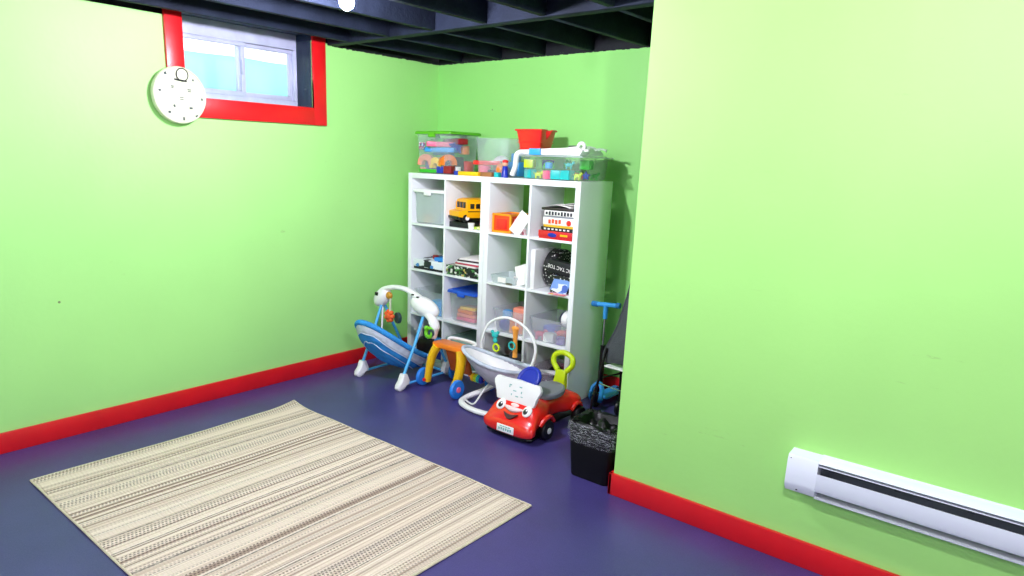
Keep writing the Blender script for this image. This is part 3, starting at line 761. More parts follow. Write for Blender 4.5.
# c4 r2 : binder, polka dot tic tac toe
x0 = cx[3]
o = obj('binder', G().box((x0+.03, F+.15, R2+.135), (.035, .27, .268), 0, .003), WHITE); tag(o, 'tall white binder standing at the left of the second right cubby', 'binder')
dots = dotted('polka_print', '101012', 'd8d8d0', 46, .23)
t = thing('game_tub', 'round black polka-dot game tub standing on its side behind the tic tac toe box', 'game', (x0+.18, F+.17, R2+.0005))
obj('drum', G().cyl((x0+.075, F+.20, R2+.135), (x0+.16, F+.20, R2+.135), .134, None, 48, .006), dots, t)
obj('side_disc', G().cyl((x0+.16, F+.20, R2+.135), (x0+.163, F+.20, R2+.135), .128, None, 48), dots, t)
t = thing('game_box', 'black tic tac toe box with upside-down white letters', 'board game', (x0+.235, F+.10, R2+.10))
TB = Matrix.Translation((x0+.235, F+.062, R2+.165)) @ Matrix.Rotation(.12, 4, 'Y')
obj('box_lid', G().box(TB.translation, (.19, .05, .085), M=TB.to_3x3(), bev=.002), mat('black_cover', '15161c', .5), t)
obj('printed_letters', text_geo('TIC TAC TOE', .033, Matrix.Translation((0, -.0265, 0)) @ TB @ frame((0, 0, 0), (-1, 0, 0), (0, 0, -1))), PAPER, t)
gamebox('dotted black box lying beneath the tic tac toe box', x0+.165, F+.03, R2+.0005, .165, .26, .115, dots)
o = obj('picture_book', G().box((x0+.255, F+.022, R2+.055), (.13, .004, .10), M=Matrix.Rotation(-.25, 3, 'X') @ Matrix.Rotation(.25, 3, 'Y')), printed('book_blue', '7aa0e0', [('dfe8f8', .3), ('4a68c0', .2)], 16)); tag(o, 'blue and white picture book leaning before the tic tac toe box', 'book')
o = obj('magazine', G().box((x0+.26, F-.008, R2+.004), (.12, .05, .006), .06, .001), printed('mag_pink', 'f27a90', [('ffd060', .2), ('f4b0c0', .3)], 40)); tag(o, 'pink magazine lying flat at the front edge of the second right cubby', 'magazine')
# c3 r3 / c4 r3 open bins
x0 = cx[2]
bin_('open clear bin with orange and blue toys, third cubby of the third column', x0+.05, F+.006, R3+.0005, CW-.06, .35, .17, clear('clear_polypropylene_d', 'dadfe8', .27), None, taper=.02)
w1 = 'in the open clear bin, third cubby of the third column'
for a in (('ball', 'n', (x0+.13, F+.07, R3+.006), .09, 0), ('block', 'o', (x0+.24, F+.10, R3+.006), .10, .2), ('block', 's', (x0+.25, F+.10, R3+.109), .08, 0), ('ring', 'o', (x0+.16, F+.17, R3+.006), .10, 0), ('drum', 'b', (x0+.14, F+.08, R3+.099), .08, 0), ('block', 'r', (x0+.18, F+.27, R3+.006), .10, 0)): toy(*a[:4], w1, a[4])
x0 = cx[3]
bin_('open clear bin with a ball and pink toys, third cubby of the right column', x0+.02, F+.006, R3+.0005, CW-.03, .35, .165, clear('clear_polypropylene_d', 'dadfe8', .27), None, taper=.02)
w1 = 'in the open clear bin in the third right cubby'
for a in (('block', 'w', (x0+.17, F+.06, R3+.006), .06, .2), ('animal', 'p', (x0+.09, F+.06, R3+.006), .08, .2), ('drum', 'v', (x0+.26, F+.06, R3+.006), .07, 0), ('animal', 'r', (x0+.20, F+.16, R3+.006), .09, .9), ('block', 'n', (x0+.10, F+.19, R3+.006), .08, 0), ('block', 's', (x0+.26, F+.25, R3+.006), .09, 0)): toy(*a[:4], w1, a[4])
t = thing('toy_ball', 'white and navy ball resting on top of the toys in the third right cubby', 'ball', (x0+.27, F+.11, R3+.10))
bc = V((x0+.27, F+.12, R3+.17))
obj('ball', G().sph(bc, .058, 24, 16), WHITE, t)
for k in range(4):
    a = PI/4+k*PI/2
    g = G().grid(lambda u, v, a=a: bc+.0588*V((math.cos(a+(u-.5)*.7)*math.sin(.35+v*2.4), math.sin(a+(u-.5)*.7)*math.sin(.35+v*2.4), math.cos(.35+v*2.4))), 8, 14)
    obj('navy_panel', g, mat('ball_navy', '18204a', .4), t)
# r4 of the right unit
x0 = cx[2]
w1 = 'in the bottom cubby behind the baby bouncer'
for a in (('drum', 'm', (x0+.22, F+.12, R4+.0005), .16, 0), ('block', 'k', (x0+.10, F+.16, R4+.0005), .13, .2), ('block', 'r', (x0+.12, F+.05, R4+.0005), .06, .3), ('drum', 'd', (x0+.22, F+.30, R4+.0005), .14, 0), ('block', 'd', (x0+.22, F+.12, R4+.113), .09, .5)): toy(*a[:4], w1, a[4])
x0 = cx[3]
bin_('clear bin with pinkish odds and ends in the bottom right cubby', x0+.012, F+.01, R4+.0005, CW-.03, .35, .15, clear('clear_polypropylene_e', 'd8c8d8', .3), None, taper=.015)
w1 = 'in the bottom right cubby bin'
for a in (('block', 'd', (x0+.10, F+.10, R4+.006), .10, .2), ('animal', 'w', (x0+.22, F+.08, R4+.006), .11, .4), ('block', 'v', (x0+.26, F+.20, R4+.006), .09, 0), ('ball', 'k', (x0+.12, F+.24, R4+.006), .13, 0), ('plank', 'w', (x0+.13, F+.10, R4+.108), .08, .5)): toy(*a[:4], w1, a[4])

# ================================================================ BABY SWING
t = thing('baby_swing', 'light blue and white baby swing beside the left wall', 'baby swing', (.48, -.84, 0))
LB = mat('sky_blue_tube', '52b4f0', .3, .05)
for xx, xf, sgn in ((.25, .29, -1), (.70, .73, 1)):
    for yf, r_ in ((-1.07, 1), (-.60, 0)):
        obj('leg', G().tube([(xx, -.82, .53), ((xx+xf)/2+(0.01 if r_ else 0), (-.82+yf)/2-.0, .30), (xf, yf, .07)], .011, 12), LB, t)
        # foot
        d = 1 if yf < -.8 else -1
        X = frame((xf, yf, 0), (0, -d, 0), (0, 0, 1))
        ft = G()
        pr = [(-.035, .115), (.0, .118), (.02, .07), (.045, .045), (.05, .02), (.04, .004), (.02, 0), (-.01, .01), (-.03, .03), (-.055, .035), (-.06, .06)]
        n_ = len(pr)
        ft.loft([[X @ V((p[0]*s+.0*(1-s), .055+(p[1]-.055)*s, zz_)) for p in pr] for s, zz_ in ((.75, -.026), (1, -.018), (1, .018), (.75, .026))])
        obj('foot', ft, WHITE, t)
    obj('side_rail', G().tube([(xf, -1.03, .035), (xf, -.64, .035)], .009, 10), LB, t)
    e = G(); 
    if sgn > 0:
        e.sph((.695, -.82, .553), (.135, .062, .068), 28, 18, Matrix.Rotation(.22, 3, 'Y'))
    else:
        e.sph((.245, -.82, .555), (.095, .052, .060), 24, 16, Matrix.Rotation(-.75, 3, 'Y'))
    obj('motor_housing', e, WHITE, t)
obj('cross_rail', G().tube([(.29, -.60, .03), (.73, -.60, .03)], .009, 10), LB, t)
arch = catmull([(.22, -.82, .56), (.25, -.82, .605), (.33, -.82, .640), (.44, -.82, .655), (.54, -.82, .645), (.63, -.82, .61), (.70, -.82, .57)], 5)
nA = len(arch); obj('overhead_arch', G().tube(arch, [.042-.020*math.sin(PI*i/(nA-1)) for i in range(nA)], 14, flat=.8), WHITE, t)
obj('speaker_grille', G().box((.235, -.868, .585), (.03, .012, .025), 0, .003), BLACK, t)
for k in range(2): obj('button', G().box((.60+k*.05, -.845, .632-k*.012), (.022, .015, .01), 0, .002), BLACK, t)
# toy bar with hanging toys (left)
obj('amber_charm', G().sph((.33, -.83, .582), (.035, .02, .028)), mat('amber_toy', 'c8902a', .4), t)
h1 = V((.345, -.84, .43))
obj('strap', G().tube([h1+V((0, .01, .14)), h1+V((0.01, 0, .03))], .008, 8), CREAM, t)
g = G().sph(h1, (.03, .03, .03), 14, 10)
for k in range(7):
    a = k*2*PI/7; g.sph(h1+V((.034*math.cos(a), 0, .034*math.sin(a))), (.017, .02, .017), 10, 8)
obj('hanging_star', g, mat('orange_plush', 'f0642a', .7), t)
g = G().cyl(h1+V((.055, .02, -.01)), h1+V((.062, .045, -.01)), .042, None, 28, .004); obj('hanging_mirror', g, mat('dark_teal_toy', '2a4444', .3), t)
# right arm with green toy
obj('tray_arm', G().tube(catmull([(.74, -.84, .52), (.80, -.85, .485), (.83, -.85, .43), (.81, -.85, .36)], 5), [.03]*6+[.036]*5+[.026]*5, 14), WHITE, t)
obj('green_toy', G().torus((.815, -.892, .40), .030, .014, Matrix.Rotation(PI/2-.2, 3, 'X'), 20, 10).sph((.79, -.895, .43), .018), mat('green_toy', '6cc41e', .4), t)
obj('round_mirror', G().cyl((.842, -.893, .405), (.842, -.903, .405), .027, None, 24, .003), mat('mirror_disc', '4a5a68', .15, metal=.6), t)
# seat sling
hd, fo = V((.45, -1.19, .435)), V((.52, -.64, .10))
ax = (fo-hd); Ls = ax.length; ax.normalize(); sd = V((1, .1, 0)).normalized(); nn = sd.cross(ax).normalized()
if nn.z < 0: nn = -nn
cc0 = (hd+fo)/2
def rimp(a): return cc0+ax*(-math.cos(a))*Ls/2+sd*(.175*math.sin(a))*(1+.12*math.cos(a))+nn*(.02*math.cos(2*a))
obj('seat_rim', G().tube([rimp(2*PI*i/48) for i in range(48)], .020, 10, True), BFAB, t)
def bowl(u, v, dep, k=.96):
    a = 2*PI*v; p = rimp(a); q = cc0+(p-cc0)*math.cos(u*PI/2)*k
    sx_ = (q-cc0).dot(ax)/Ls
    return q-nn*(dep*math.sin(u*PI/2)*(1+.35*sx_))
def fold(u, v, dep): 
    p = bowl(u, v, dep, 1.0); return p+V((0, 0, .006*math.sin(34*u+9*math.sin(6*v))))
obj('seat_sling', G().grid(lambda u, v: fold(.30+.70*u, v, .15), 16, 48, cv=True), BFAB, t, solid=.006)
obj('mesh_panel', G().grid(lambda u, v: fold(.02+.28*u, v, .15), 10, 48, cv=True), WFAB, t, solid=.005)
g = G()
for uu in (.30, .52): g.tube([fold(uu, i/40, .15)-nn*.004 for i in range(40)], .0035, 6, True)
obj('piping', g, mat('pale_piping', 'cfe0ee', .8), t)
g = G().tube(catmull([(.25, -.82, .50), (.30, -.88, .30), rimp(1.5*PI)], 5), .007, 8).tube(catmull([(.69, -.82, .50), (.67, -.84, .36), rimp(.5*PI)], 5), .007, 8)
obj('hanger_arm', g, WHITE, t)
obj('seat_pad', G().grid(lambda u, v: fold(.3+.7*u, v, .13)+nn*.012, 12, 40, cv=True), BFAB, t, solid=.01)
obj('foot_rest', G().tube(catmull([(.62, -.80, .16), (.66, -.72, .17), (.70, -.66, .23), (.72, -.64, .27)], 4), .012, 10), WHITE, t)

# ================================================================ ACTIVITY WALKER
t = thing('activity_walker', 'yellow and orange toy walker with blue wheels in front of the shelves', 'toy walker', (.95, -.80, 0))
def leg(pts, r, n=12): 
    c = catmull(pts, 5); return G().tube(c, [r[0]+(r[1]-r[0])*i/(len(c)-1) for i in range(len(c))], n, flat=.75)
obj('leg', leg([(.87, -.86, .315), (.835, -.875, .24), (.815, -.885, .14), (.80, -.885, .045)], (.044, .032)), YEL, t)
obj('leg', leg([(1.09, -.86, .315), (1.105, -.875, .24), (1.095, -.89, .14), (1.068, -.90, .065)], (.044, .032)), YEL, t)
obj('leg', leg([(.88, -.80, .315), (.86, -.70, .2), (.85, -.62, .05)], (.026, .02)), ORG, t)
obj('leg', leg([(1.11, -.80, .315), (1.13, -.70, .2), (1.14, -.62, .05)], (.026, .02)), ORG, t)
g = G(); X = frame((.99, -.83, .322), (1, 0, 0), (0, 1, .0))
g.prism([(-.15, -.055), (.15, -.055), (.165, -.02), (.15, .07), (-.15, .07), (-.165, -.02)], .035, X)
bmesh.ops.bevel(g.b, geom=g.b.edges[:], offset=.008, segments=2, affect='EDGES', profile=.5)
obj('top_panel', g, ORG, t)
obj('play_panel', G().box((.99, -.77, .21), (.20, .02, .20), M=Matrix.Rotation(.35, 3, 'X'), bev=.006), mat('burnt_orange_panel', 'd8641a', .4), t)
for x_, y_ in ((.755, -.885), (1.118, -.925), (.82, -.62), (1.17, -.62)):
    s = -1 if x_ < 1 else 1
    wh = obj('wheel', G().cyl((x_-.014, y_, .0665), (x_+.014, y_, .0665), .066, None, 32, .007), mat('wheel_blue', '2a86e8', .35), t)
    obj('hub', G().cyl((x_+s*.010, y_, .0665), (x_+s*.020, y_, .0665), .020, None, 16, .002), PINK, wh)
obj('axle_cap', G().cyl((.80, -.915, .060), (.80, -.925, .060), .013, None, 14), RED, t)
for k, m_ in enumerate((YEL, LIME, TEAL, NAVY)): obj('spinning_bead', G().sph((1.155+k*.025, -.80, .135), (.018, .03, .03)), m_, t)
obj('bead_axle', G().cyl((1.11, -.80, .135), (1.25, -.80, .135), .005), ORG, t)
obj('handle_bar', G().tube(catmull([(.88, -.76, .33), (.87, -.73, .345), (.99, -.72, .35), (1.11, -.73, .345), (1.10, -.76, .33)], 4), .012, 10), WHITE, t)

# ================================================================ BOUNCER
t = thing('baby_bouncer', 'grey baby bouncer seat with white toy arch behind the red car', 'baby bouncer', (1.38, -.80, 0))
base = catmull([(1.19, -.90, .028), (1.23, -1.0, .024), (1.36, -1.045, .022), (1.50, -1.03, .022), (1.56, -.96, .03), (1.56, -.78, .08), (1.52, -.66, .13), (1.42, -.61, .15), (1.34, -.66, .13), (1.24, -.80, .06)], 6, True)
obj('rocker_base', G().tube(base, .021, 12, True, flat=.8), WHITE, t)
obj('support_wire', G().tube(catmull([(1.31, -.70, .19), (1.33, -.88, .12), (1.31, -.96, .03), (1.26, -.96, .02), (1.20, -.94, .03)], 6), .006, 8), WHITE, t)
bc = V((1.39, -.845, .290))
bd = V((1, .40, -.22)).normalized(); bs = V((-.40, 1, .0)).normalized(); bn = bd.cross(bs)
if bn.z < 0: bn = -bn
def brim(a): return bc+bd*(.245*math.cos(a))+bs*(.125*math.sin(a))+bn*(.03*math.cos(a)**2+.01)
def bbowl(u, v):
    p = brim(2*PI*v); q = bc+(p-bc)*math.cos(u*PI/2)
    return q-bn*(.16*math.sin(u*PI/2))+bd*(.10*math.sin(u*PI/2))+V((0, 0, .003*math.sin(30*u+8*v)))
obj('seat_rim', G().tube([brim(2*PI*i/48) for i in range(48)], .013, 10, True), WFAB, t)
obj('seat_sling', G().grid(bbowl, 16, 48, cv=True), GFAB, t, solid=.006)
obj('seat_liner', G().grid(lambda u, v: bbowl(.03+.9*u, v)+bn*.012, 12, 40, cv=True), WHITE, t, solid=.004)
g = G().tube(catmull([brim(PI+.6), bc-bn*.14-bd*.02, (1.33, -.70, .15)], 5), .006, 8).tube([(1.50, -.70, .14), (1.44, -.72, .19)], .010, 8).tube([(1.37, -.64, .145), (1.34, -.70, .17)], .010, 8).tube([(1.545, -.86, .06), (1.46, -.80, .2)], .010, 8)
obj('support_frame', g, WHITE, t)
ta = catmull([(1.20, -.77, .30), (1.19, -.765, .40), (1.25, -.76, .53), (1.395, -.755, .588), (1.55, -.75, .54), (1.625, -.75, .43), (1.60, -.75, .30), (1.545, -.76, .24)], 7)
obj('toy_arch', G().tube(ta, [.009+.006*max(0, (i-len(ta)*.55)/len(ta)*2) for i in range(len(ta))], 12), WHITE, t)
def ch(x, z): return V((x, -.765, z))
obj('hanging_toy', G().sph(ch(1.30, .455), (.026, .016, .022)).sph(ch(1.278, .475), .012).sph(ch(1.325, .475), .012).sph(ch(1.305, .42), (.018, .014, .02)), TEAL, t)
obj('hanging_cord', G().tube([ch(1.30, .55), ch(1.30, .47)], .003, 6).tube([ch(1.47, .57), ch(1.47, .52)], .003, 6), WHITE, t)
obj('hanging_ring', G().torus(ch(1.315, .372), .024, .007, Matrix.Rotation(PI/2, 3, 'X'), 20), LIME, t)
obj('hanging_giraffe', G().tube([ch(1.47, .535), ch(1.472, .44), ch(1.474, .34)], [.02, .014, .017], 10).sph(ch(1.468, .53), (.03, .016, .018)), mat('apricot_toy', 'f4a03c', .5), t)
obj('hanging_ring', G().torus(V((1.465, -.79, .42)), .024, .006, Matrix.Rotation(PI/2, 3, 'X'), 20), TEAL, t)

# ================================================================ RIDE-ON CAR
t = thing('ride_on_car', 'red ride-on toy car with smiling face, grey seat and yellow push handle', 'toy car', (1.778, -.925, 0), math.radians(0))
def sec(y, w, z0, z1, e=3.2, n=28):
    zc, hz, a = (z0+z1)/2, (z1-z0)/2, []
    for k in range(n):
        q = 2*PI*k/n; c_, s_ = math.cos(q), math.sin(q)
        a.append(V((w/2*math.copysign(abs(c_)**(2/e), c_), y, zc+hz*math.copysign(abs(s_)**(2/e), s_))))
    return a
CR = mat('car_red', 'e8261e', .25, .04, coat=.4)
secs = [(-.305, .26, .045, .085), (-.298, .33, .035, .105), (-.285, .365, .030, .118), (-.262, .37, .030, .128), (-.25, .355, .032, .15), (-.215, .335, .04, .195), (-.18, .325, .05, .215), (-.12, .32, .055, .222), (-.06, .28, .06, .212),
        (-.01, .215, .065, .205), (.06, .205, .065, .200), (.12, .215, .065, .195), (.16, .27, .065, .195), (.20, .315, .075, .20), (.25, .315, .085, .19), (.285, .28, .095, .165), (.295, .22, .105, .145)]
obj('body', G().loft([sec(*s) for s in secs]), CR, t, world=False)
for s_ in (-1, 1):
  g = G().tube(catmull([(s_*.17, -.20, .10), (s_*.178, -.16, .135), (s_*.178, -.11, .14), (s_*.172, -.065, .10)], 5), .014, 8); obj('wheel_arch', g, CR, t, world=False)
  g = G().tube(catmull([(s_*.155, .15, .10), (s_*.162, .19, .135), (s_*.162, .235, .13), (s_*.15, .275, .10)], 5), .013, 8); obj('wheel_arch', g, CR, t, world=False)
for s_ in (-1, 1):
    for yy, rw in ((-.135, .060), (.215, .058)):
        wh = obj('wheel', G().cyl((s_*.145, yy, rw), (s_*.192, yy, rw), rw, None, 32, .008), BLACK, t, world=False)
        obj('hubcap', G().cyl((s_*.191, yy, rw), (s_*.198, yy, rw), .019, None, 20, .003), WHITE, wh, world=False)
# face on the sloping nose: slope from (y -.262, z .128) to (y -.18, z .215)
Nf = frame((0, -.232, .172), (1, 0, 0), (0, .69, .72))      # local z -> out of the nose (-y,+z)
def onn(x, y, z=0): return Nf @ V((x, y, z))
for s_ in (-1, 1):
    ey = obj('eye', G().sph(onn(s_*.096, .006, .0), (.031, .036, .012), 24, 14, Nf.to_3x3()), WHITE, t, world=False)
    obj('pupil', G().sph(onn(s_*.092, .0, .009), (.016, .019, .006), 20, 12, Nf.to_3x3()), BLACK, ey, world=False)
    obj('eye_glint', G().sph(onn(s_*.092+.006, .008, .0145), (.006, .006, .002), 10, 8, Nf.to_3x3()), WHITE, ey, world=False)
g = G(); g.tube([onn(-.065+.13*i/12, .004-.012*math.sin(PI*i/12), .004) for i in range(13)], [.006+.011*math.sin(PI*i/12) for i in range(13)], 10)
g.sph(onn(0, .022, .004), (.03, .012, .009), 16, 10, Nf.to_3x3())
obj('nose', g, mat('pale_pink_plastic', 'f8d8d4', .3), t, world=False)
mo = [(-.052, -.032)]+[(-.052+.104*i/10, -.032-.012*math.sin(PI*i/10)) for i in range(1, 10)]+[(.052, -.032)]+[(.052-.104*i/10, -.032-.040*math.sin(PI*i/10)) for i in range(1, 10)]
obj('mouth', G().prism(mo, .010, Nf @ Matrix.Translation((0, 0, .003))), mat('mouth_dark', '3a0a10', .5), t, world=False)
obj('number_plate', G().box((.0, -.304, .066), (.125, .008, .046), M=Matrix.Rotation(-.1, 3, 'X'), bev=.004), WHITE, t, world=False)
g = G()
for k in range(6): g.box((-.042+k*.0165, -.309, .062+.002*(k % 2)), (.010, .002, .014))
for k in range(4): g.box((-.03+k*.02, -.309, .080), (.014, .002, .004))
obj('plate_marks', g, mat('pale_teal_print', '7ab4b0', .5), t, world=False)
obj('lower_skirt', G().loft([sec(y, w, .018, .045, 3) for y, w in ((-.29, .30), (-.27, .34), (-.08, .30), (-.02, .18), (.14, .18), (.27, .2))]), BLACK, t, world=False)
# windshield
Xw = frame((-.015, -.195, .195), (1.0, 0, 0), (0, .18, 1))
ol = [(-.135, .0), (-.145, .03), (-.15, .07), (-.168, .085), (-.172, .11), (-.155, .135), (-.125, .138), (-.10, .128), (-.05, .136), (0, .14), (.05, .136), (.10, .128), (.125, .138), (.155, .135), (.172, .11), (.168, .085), (.15, .07), (.145, .03), (.135, 0)]
g = G().prism(ol, .024, Xw); bmesh.ops.bevel(g.b, geom=[e for e in g.b.edges], offset=.005, segments=2, affect='EDGES', profile=.5)
ws = obj('windshield', g, WHITE, t, world=False)
g = G()
for x_, y_, a, b in ((-.045, .10, .016, .005), (-.05, .09, .005, .012), (.03, .10, .018, .006), (-.01, .07, .022, .005), (.04, .07, .006, .012), (-.03, .045, .005, .010), (.01, .04, .02, .005), (.045, .045, .014, .004)):
    g.box(Xw @ V((x_, y_, .013)), (a, b, .002), M=Xw.to_3x3())
obj('printed_marks', g, mat('pale_teal_print', '7ab4b0', .5), ws, world=False)
Xs = frame((.0, -.09, .325), (1, 0, 0), (0, .62, .7))
g = G().torus(Xs.translation, .066, .015, Xs.to_3x3(), 28, 10).cyl(Xs @ V((0, 0, -.008)), Xs @ V((0, 0, .008)), .055, None, 24)
obj('steering_wheel', g, NAVY, t, world=False)
obj('steering_column', G().cyl((.0, -.09, .31), (.0, -.13, .20), .018, .022), NAVY, t, world=False)
X = Matrix.Translation((.035, .055, .205)) @ Matrix.Rotation(.10, 4, 'X')
st = G().loft([[X @ V((r_*.105*math.cos(2*PI*k/32), r_*.125*math.sin(2*PI*k/32), zz_)) for k in range(32)] for r_, zz_ in ((.86, .0), (.97, .006), (1, .018), (.98, .030), (.90, .037), (.5, .035), (.15, .033))])
obj('seat', st, mat('seat_grey', '7c8088', .45, .05), t, world=False)
# handle: stem and loop
Xh = frame((-.0, .235, .155), (1, 0, 0), (0, .16, 1))
g = G(); stem = [(-.052, 0), (-.040, .05), (-.038, .10), (-.040, .150), (.040, .150), (.038, .10), (.040, .05), (.052, 0)]
g.prism(stem, .03, Xh); bmesh.ops.bevel(g.b, geom=g.b.edges[:], offset=.006, segments=2, affect='EDGES', profile=.5)
hl = catmull([(-.028, .145), (-.062, .19), (-.058, .235), (0, .262), (.058, .235), (.062, .19), (.028, .145)] and [V((a, b, 0)) for a, b in [(-.032, .145), (-.070, .19), (-.062, .238), (0, .260), (.062, .238), (.070, .19), (.032, .145)]], 6)
g.tube([Xh @ p for p in hl], .0175, 12)
obj('push_handle', g, LIME, t, world=False)

# ================================================================ WASTE BIN
wx, wy, wz = 2.408, -1.236, .285
t = thing('waste_bin', 'black rectangular waste bin with a clear liner beside the wall end', 'waste bin', (wx, wy, 0))
def rq(w, d, z, r=.03): return [V((wx, wy, 0))+p for p in rr(w, d, z, r)]
obj('bin_body', G().loft([rq(.218, .205, .0), rq(.223, .21, .006), rq(.262, .235, wz-.012), rq(.270, .240, wz-.01), rq(.270, .240, wz), rq(.255, .225, wz), rq(.21, .19, .01)]), mat('bin_black', '060607', .5, .05, spec=.3), t)
random.seed(9)
def crum(i, k, amp): return amp*(math.sin(i*2.3+k*1.7)+math.sin(i*.9-k*2.9)*.8+random.uniform(-.6, .6))
def liner(z0, w0, dw, amp):
    rings = []
    for k, (dz, dd) in enumerate(z0):
        pts = []; N = 64
        for i in range(N):
            a = 2*PI*i/N; e = 5
            c_, s_ = math.cos(a), math.sin(a)
            ux = math.copysign(abs(c_)**(2/e), c_); uy = math.copysign(abs(s_)**(2/e), s_)
            r = crum(i, k, amp)
            pts.append(V((wx+ux*(.1355+dd+r*.6), wy+uy*(.1205+dd+r*.6), dz+r*.8)))
        rings.append(pts)
    return rings
LIN = mat('liner_film', 'e4e8ee', .15, .05, bump=.6, bscale=35)
n_ = LIN.node_tree.nodes; l_ = LIN.node_tree.links
tc_ = n_.new('ShaderNodeTexCoord'); mp_ = n_.new('ShaderNodeMapping'); mp_.inputs['Scale'].default_value = (.8, .8, 4.5); mp_.inputs['Rotation'].default_value = (.5, .3, 0)
nz_ = n_.new('ShaderNodeTexNoise'); nz_.inputs['Scale'].default_value = 14; nz_.inputs['Detail'].default_value = 5; nz_.inputs['Distortion'].default_value = 1.6
ra_ = n_.new('ShaderNodeValToRGB'); e_ = ra_.color_ramp.elements
e_[0].position = .42; e_[0].color = (.035, .035, .035, 1); e_[1].position = .58; e_[1].color = (.035, .035, .035, 1)
for p_, c_ in ((.482, .05), (.50, .75), (.518, .05)): q_ = e_.new(p_); q_.color = (c_, c_, c_, 1)  # opaque white streaks paint crumple highlights onto the clear film
l_.new(tc_.outputs['Object'], mp_.inputs['Vector']); l_.new(mp_.outputs['Vector'], nz_.inputs['Vector']); l_.new(nz_.outputs['Fac'], ra_.inputs['Fac']); l_.new(ra_.outputs['Color'], n_['Principled BSDF'].inputs['Alpha'])
g = G().loft(liner([(.195, .004), (.22, .008), (.245, .010), (.265, .009), (.285, .008), (.297, .002)], 0, 0, .0035), cap=False)
obj('clear_liner', g, LIN, t)
BB = mat('black_bag', '030304', .38, .05, bump=.25, bscale=28, spec=.3)
rings = liner([(.297, .0), (.302, -.012), (.30, -.03), (.27, -.05), (.24, -.075), (.22, -.10)], 0, 0, .004)
obj('black_bag', G().loft(rings, cap=False), BB, t)
obj('rubbish', G().grid(lambda u, v: V((wx+.10*(u*2-1), wy+.095*(v*2-1), .235+.05*math.exp(-6*((u-.45)**2+(v-.6)**2))+.010*math.sin(u*17+v*9)+.008*math.sin(v*23-u*6))), 22, 22), BB, t, solid=.004)

# ================================================================ SCOOTER
t = thing('kick_scooter', 'small blue kick scooter with T handlebar beside the right shelving unit', 'scooter', (1.88, -.28, 0))
BL2 = mat('scooter_blue', '3ba4f0', .4, .06)
sxx, syy = 1.868, -.33
obj('handlebar', G().cyl((sxx-.10, syy, .685), (sxx+.10, syy, .700), .0155, None, 16, .003), BL2, t)
obj('grip', G().cyl((sxx-.103, syy, .685), (sxx-.06, syy, .688), .0185, None, 16, .003), mat('grip_blue', '1c74b8', .6), t)
obj('grip', G().cyl((sxx+.075, syy, .699), (sxx+.103, syy, .701), .0185, None, 16, .003), mat('grip_blue', '1c74b8', .6), t)
obj('clamp', G().cyl((sxx, syy, .69), (sxx, syy, .60), .017, .015), BL2, t)
obj('steering_tube', G().cyl((sxx, syy, .62), (sxx, syy, .36), .0085), STEEL, t)
obj('collar', G().cyl((sxx, syy, .42), (sxx, syy, .16), .017, .020), BLACK, t)
for s_ in (-1, 1):
    obj('fork_prong', G().tube(catmull([(sxx, syy-.01, .17), (sxx+s_*.035, syy-.03, .13), (sxx+s_*.04, syy-.05, .07), (sxx+s_*.03, syy-.04, .045)], 5), .017, 10, flat=.7), BL2, t)
obj('front_wheel', G().cyl((sxx-.013, syy-.04, .05), (sxx+.013, syy-.04, .05), .05, None, 28, .006), BLACK, t)
obj('deck', G().box((sxx, -.175, .055), (.10, .27, .018), 0, .006), BL2, t)
obj('rear_wheel', G().cyl((sxx-.013, -.07, .035), (sxx+.013, -.07, .035), .035, None, 24, .005), BLACK, t)

# ================================================================ STROLLER
t = thing('folded_stroller', 'charcoal fabric stroller with thin black frame behind the end of the right wall', 'stroller', (2.35, -.60, 0))
def sf(u, v):
    # panel: u along the left edge from top to bottom, v toward the right
    L = catmull([(2.20, -.62, .98), (2.165, -.62, .80), (2.11, -.61, .62), (2.035, -.60, .47), (2.04, -.60, .41)], 6)
    R_ = catmull([(2.62, -.66, 1.05), (2.62, -.74, .85), (2.62, -.80, .66), (2.60, -.76, .50), (2.55, -.70, .44)], 6)
    i = u*(len(L)-1); a = int(min(i, len(L)-2)); f = i-a
    l_ = L[a].lerp(L[a+1], f); r_ = R_[a].lerp(R_[a+1], f)
    return l_.lerp(r_, v)+V((0, -.05*math.sin(PI*v), .012*math.sin(v*9+u*5)))
obj('seat_fabric', G().grid(sf, 24, 18), SFAB, t, solid=.008)
obj('seat_edge', G().tube([sf(i/24, 0) for i in range(25)], .009, 8), SFAB, t)
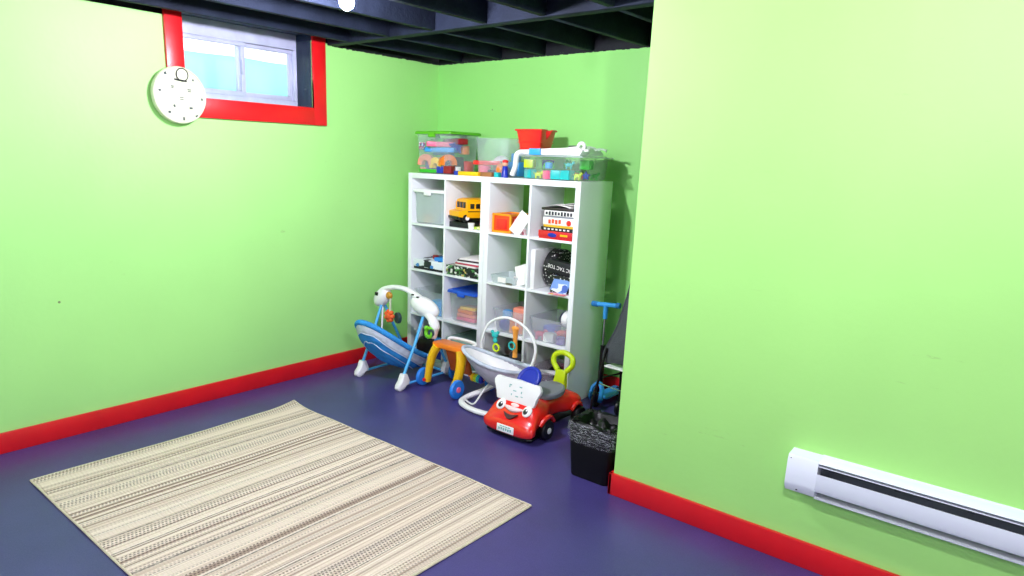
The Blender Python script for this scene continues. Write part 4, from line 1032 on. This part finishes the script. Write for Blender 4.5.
obj('frame_tube', G().tube([(2.065, -.63, .50), (2.0, -.66, .08)], .008, 10), BLACK, t)
obj('frame_tube', G().tube([(2.52, -.72, .50), (2.50, -.74, .08)], .008, 10), BLACK, t)
obj('frame_tube', G().tube([(2.09, -.50, .62), (2.06, -.40, .08)], .008, 10), BLACK, t)
obj('cross_wire', G().tube([(2.03, -.64, .27), (2.50, -.73, .27)], .004, 8), STEEL, t)
obj('lower_basket', G().tube([(2.04, -.60, .30), (2.08, -.42, .30), (2.45, -.42, .30)], .007, 8), BLACK, t)
obj('tray', G().box((2.28, -.60, .395), (.40, .16, .012), -.08, .004), WHITE, t)
for x_, y_ in ((1.998, -.66), (2.50, -.74), (2.06, -.40)):
    obj('wheel', G().cyl((x_-.012, y_, .0505), (x_+.012, y_, .0505), .05, None, 24, .005), BLACK, t)

# ================================================================ world, camera
W = bpy.data.worlds.new('World'); bpy.context.scene.world = W; W.use_nodes = True
bg = W.node_tree.nodes['Background']; bg.inputs['Color'].default_value = (.86, .95, 1, 1); bg.inputs['Strength'].default_value = 2.1
cam = bpy.data.cameras.new('camera'); co = bpy.data.objects.new('camera', cam); C.objects.link(co)
yaw, pitch, roll = .7094, .23763, .03134
fwd = V((-math.sin(yaw)*math.cos(pitch), math.cos(yaw)*math.cos(pitch), -math.sin(pitch)))
r0 = V((math.cos(yaw), math.sin(yaw), 0)); u0 = r0.cross(fwd)
r = r0*math.cos(roll)+u0*math.sin(roll); u = -r0*math.sin(roll)+u0*math.cos(roll)
M = Matrix((r, u, -fwd)).transposed().to_4x4(); M.translation = V((4.04169, -4.17352, 1.59485))
co.matrix_world = M
cam.sensor_fit = 'HORIZONTAL'; cam.sensor_width = 36; cam.lens = 680.357/1024*36
cam.shift_x = (512-474.118)/1024; cam.shift_y = (322.597-288)/1024
cam.clip_start = .02
S = bpy.context.scene; S.camera = co
S.view_settings.view_transform = 'Standard'; S.view_settings.look = 'None'; S.view_settings.gamma = 1; S.view_settings.use_curve_mapping = False
S.view_settings.exposure = 0.5
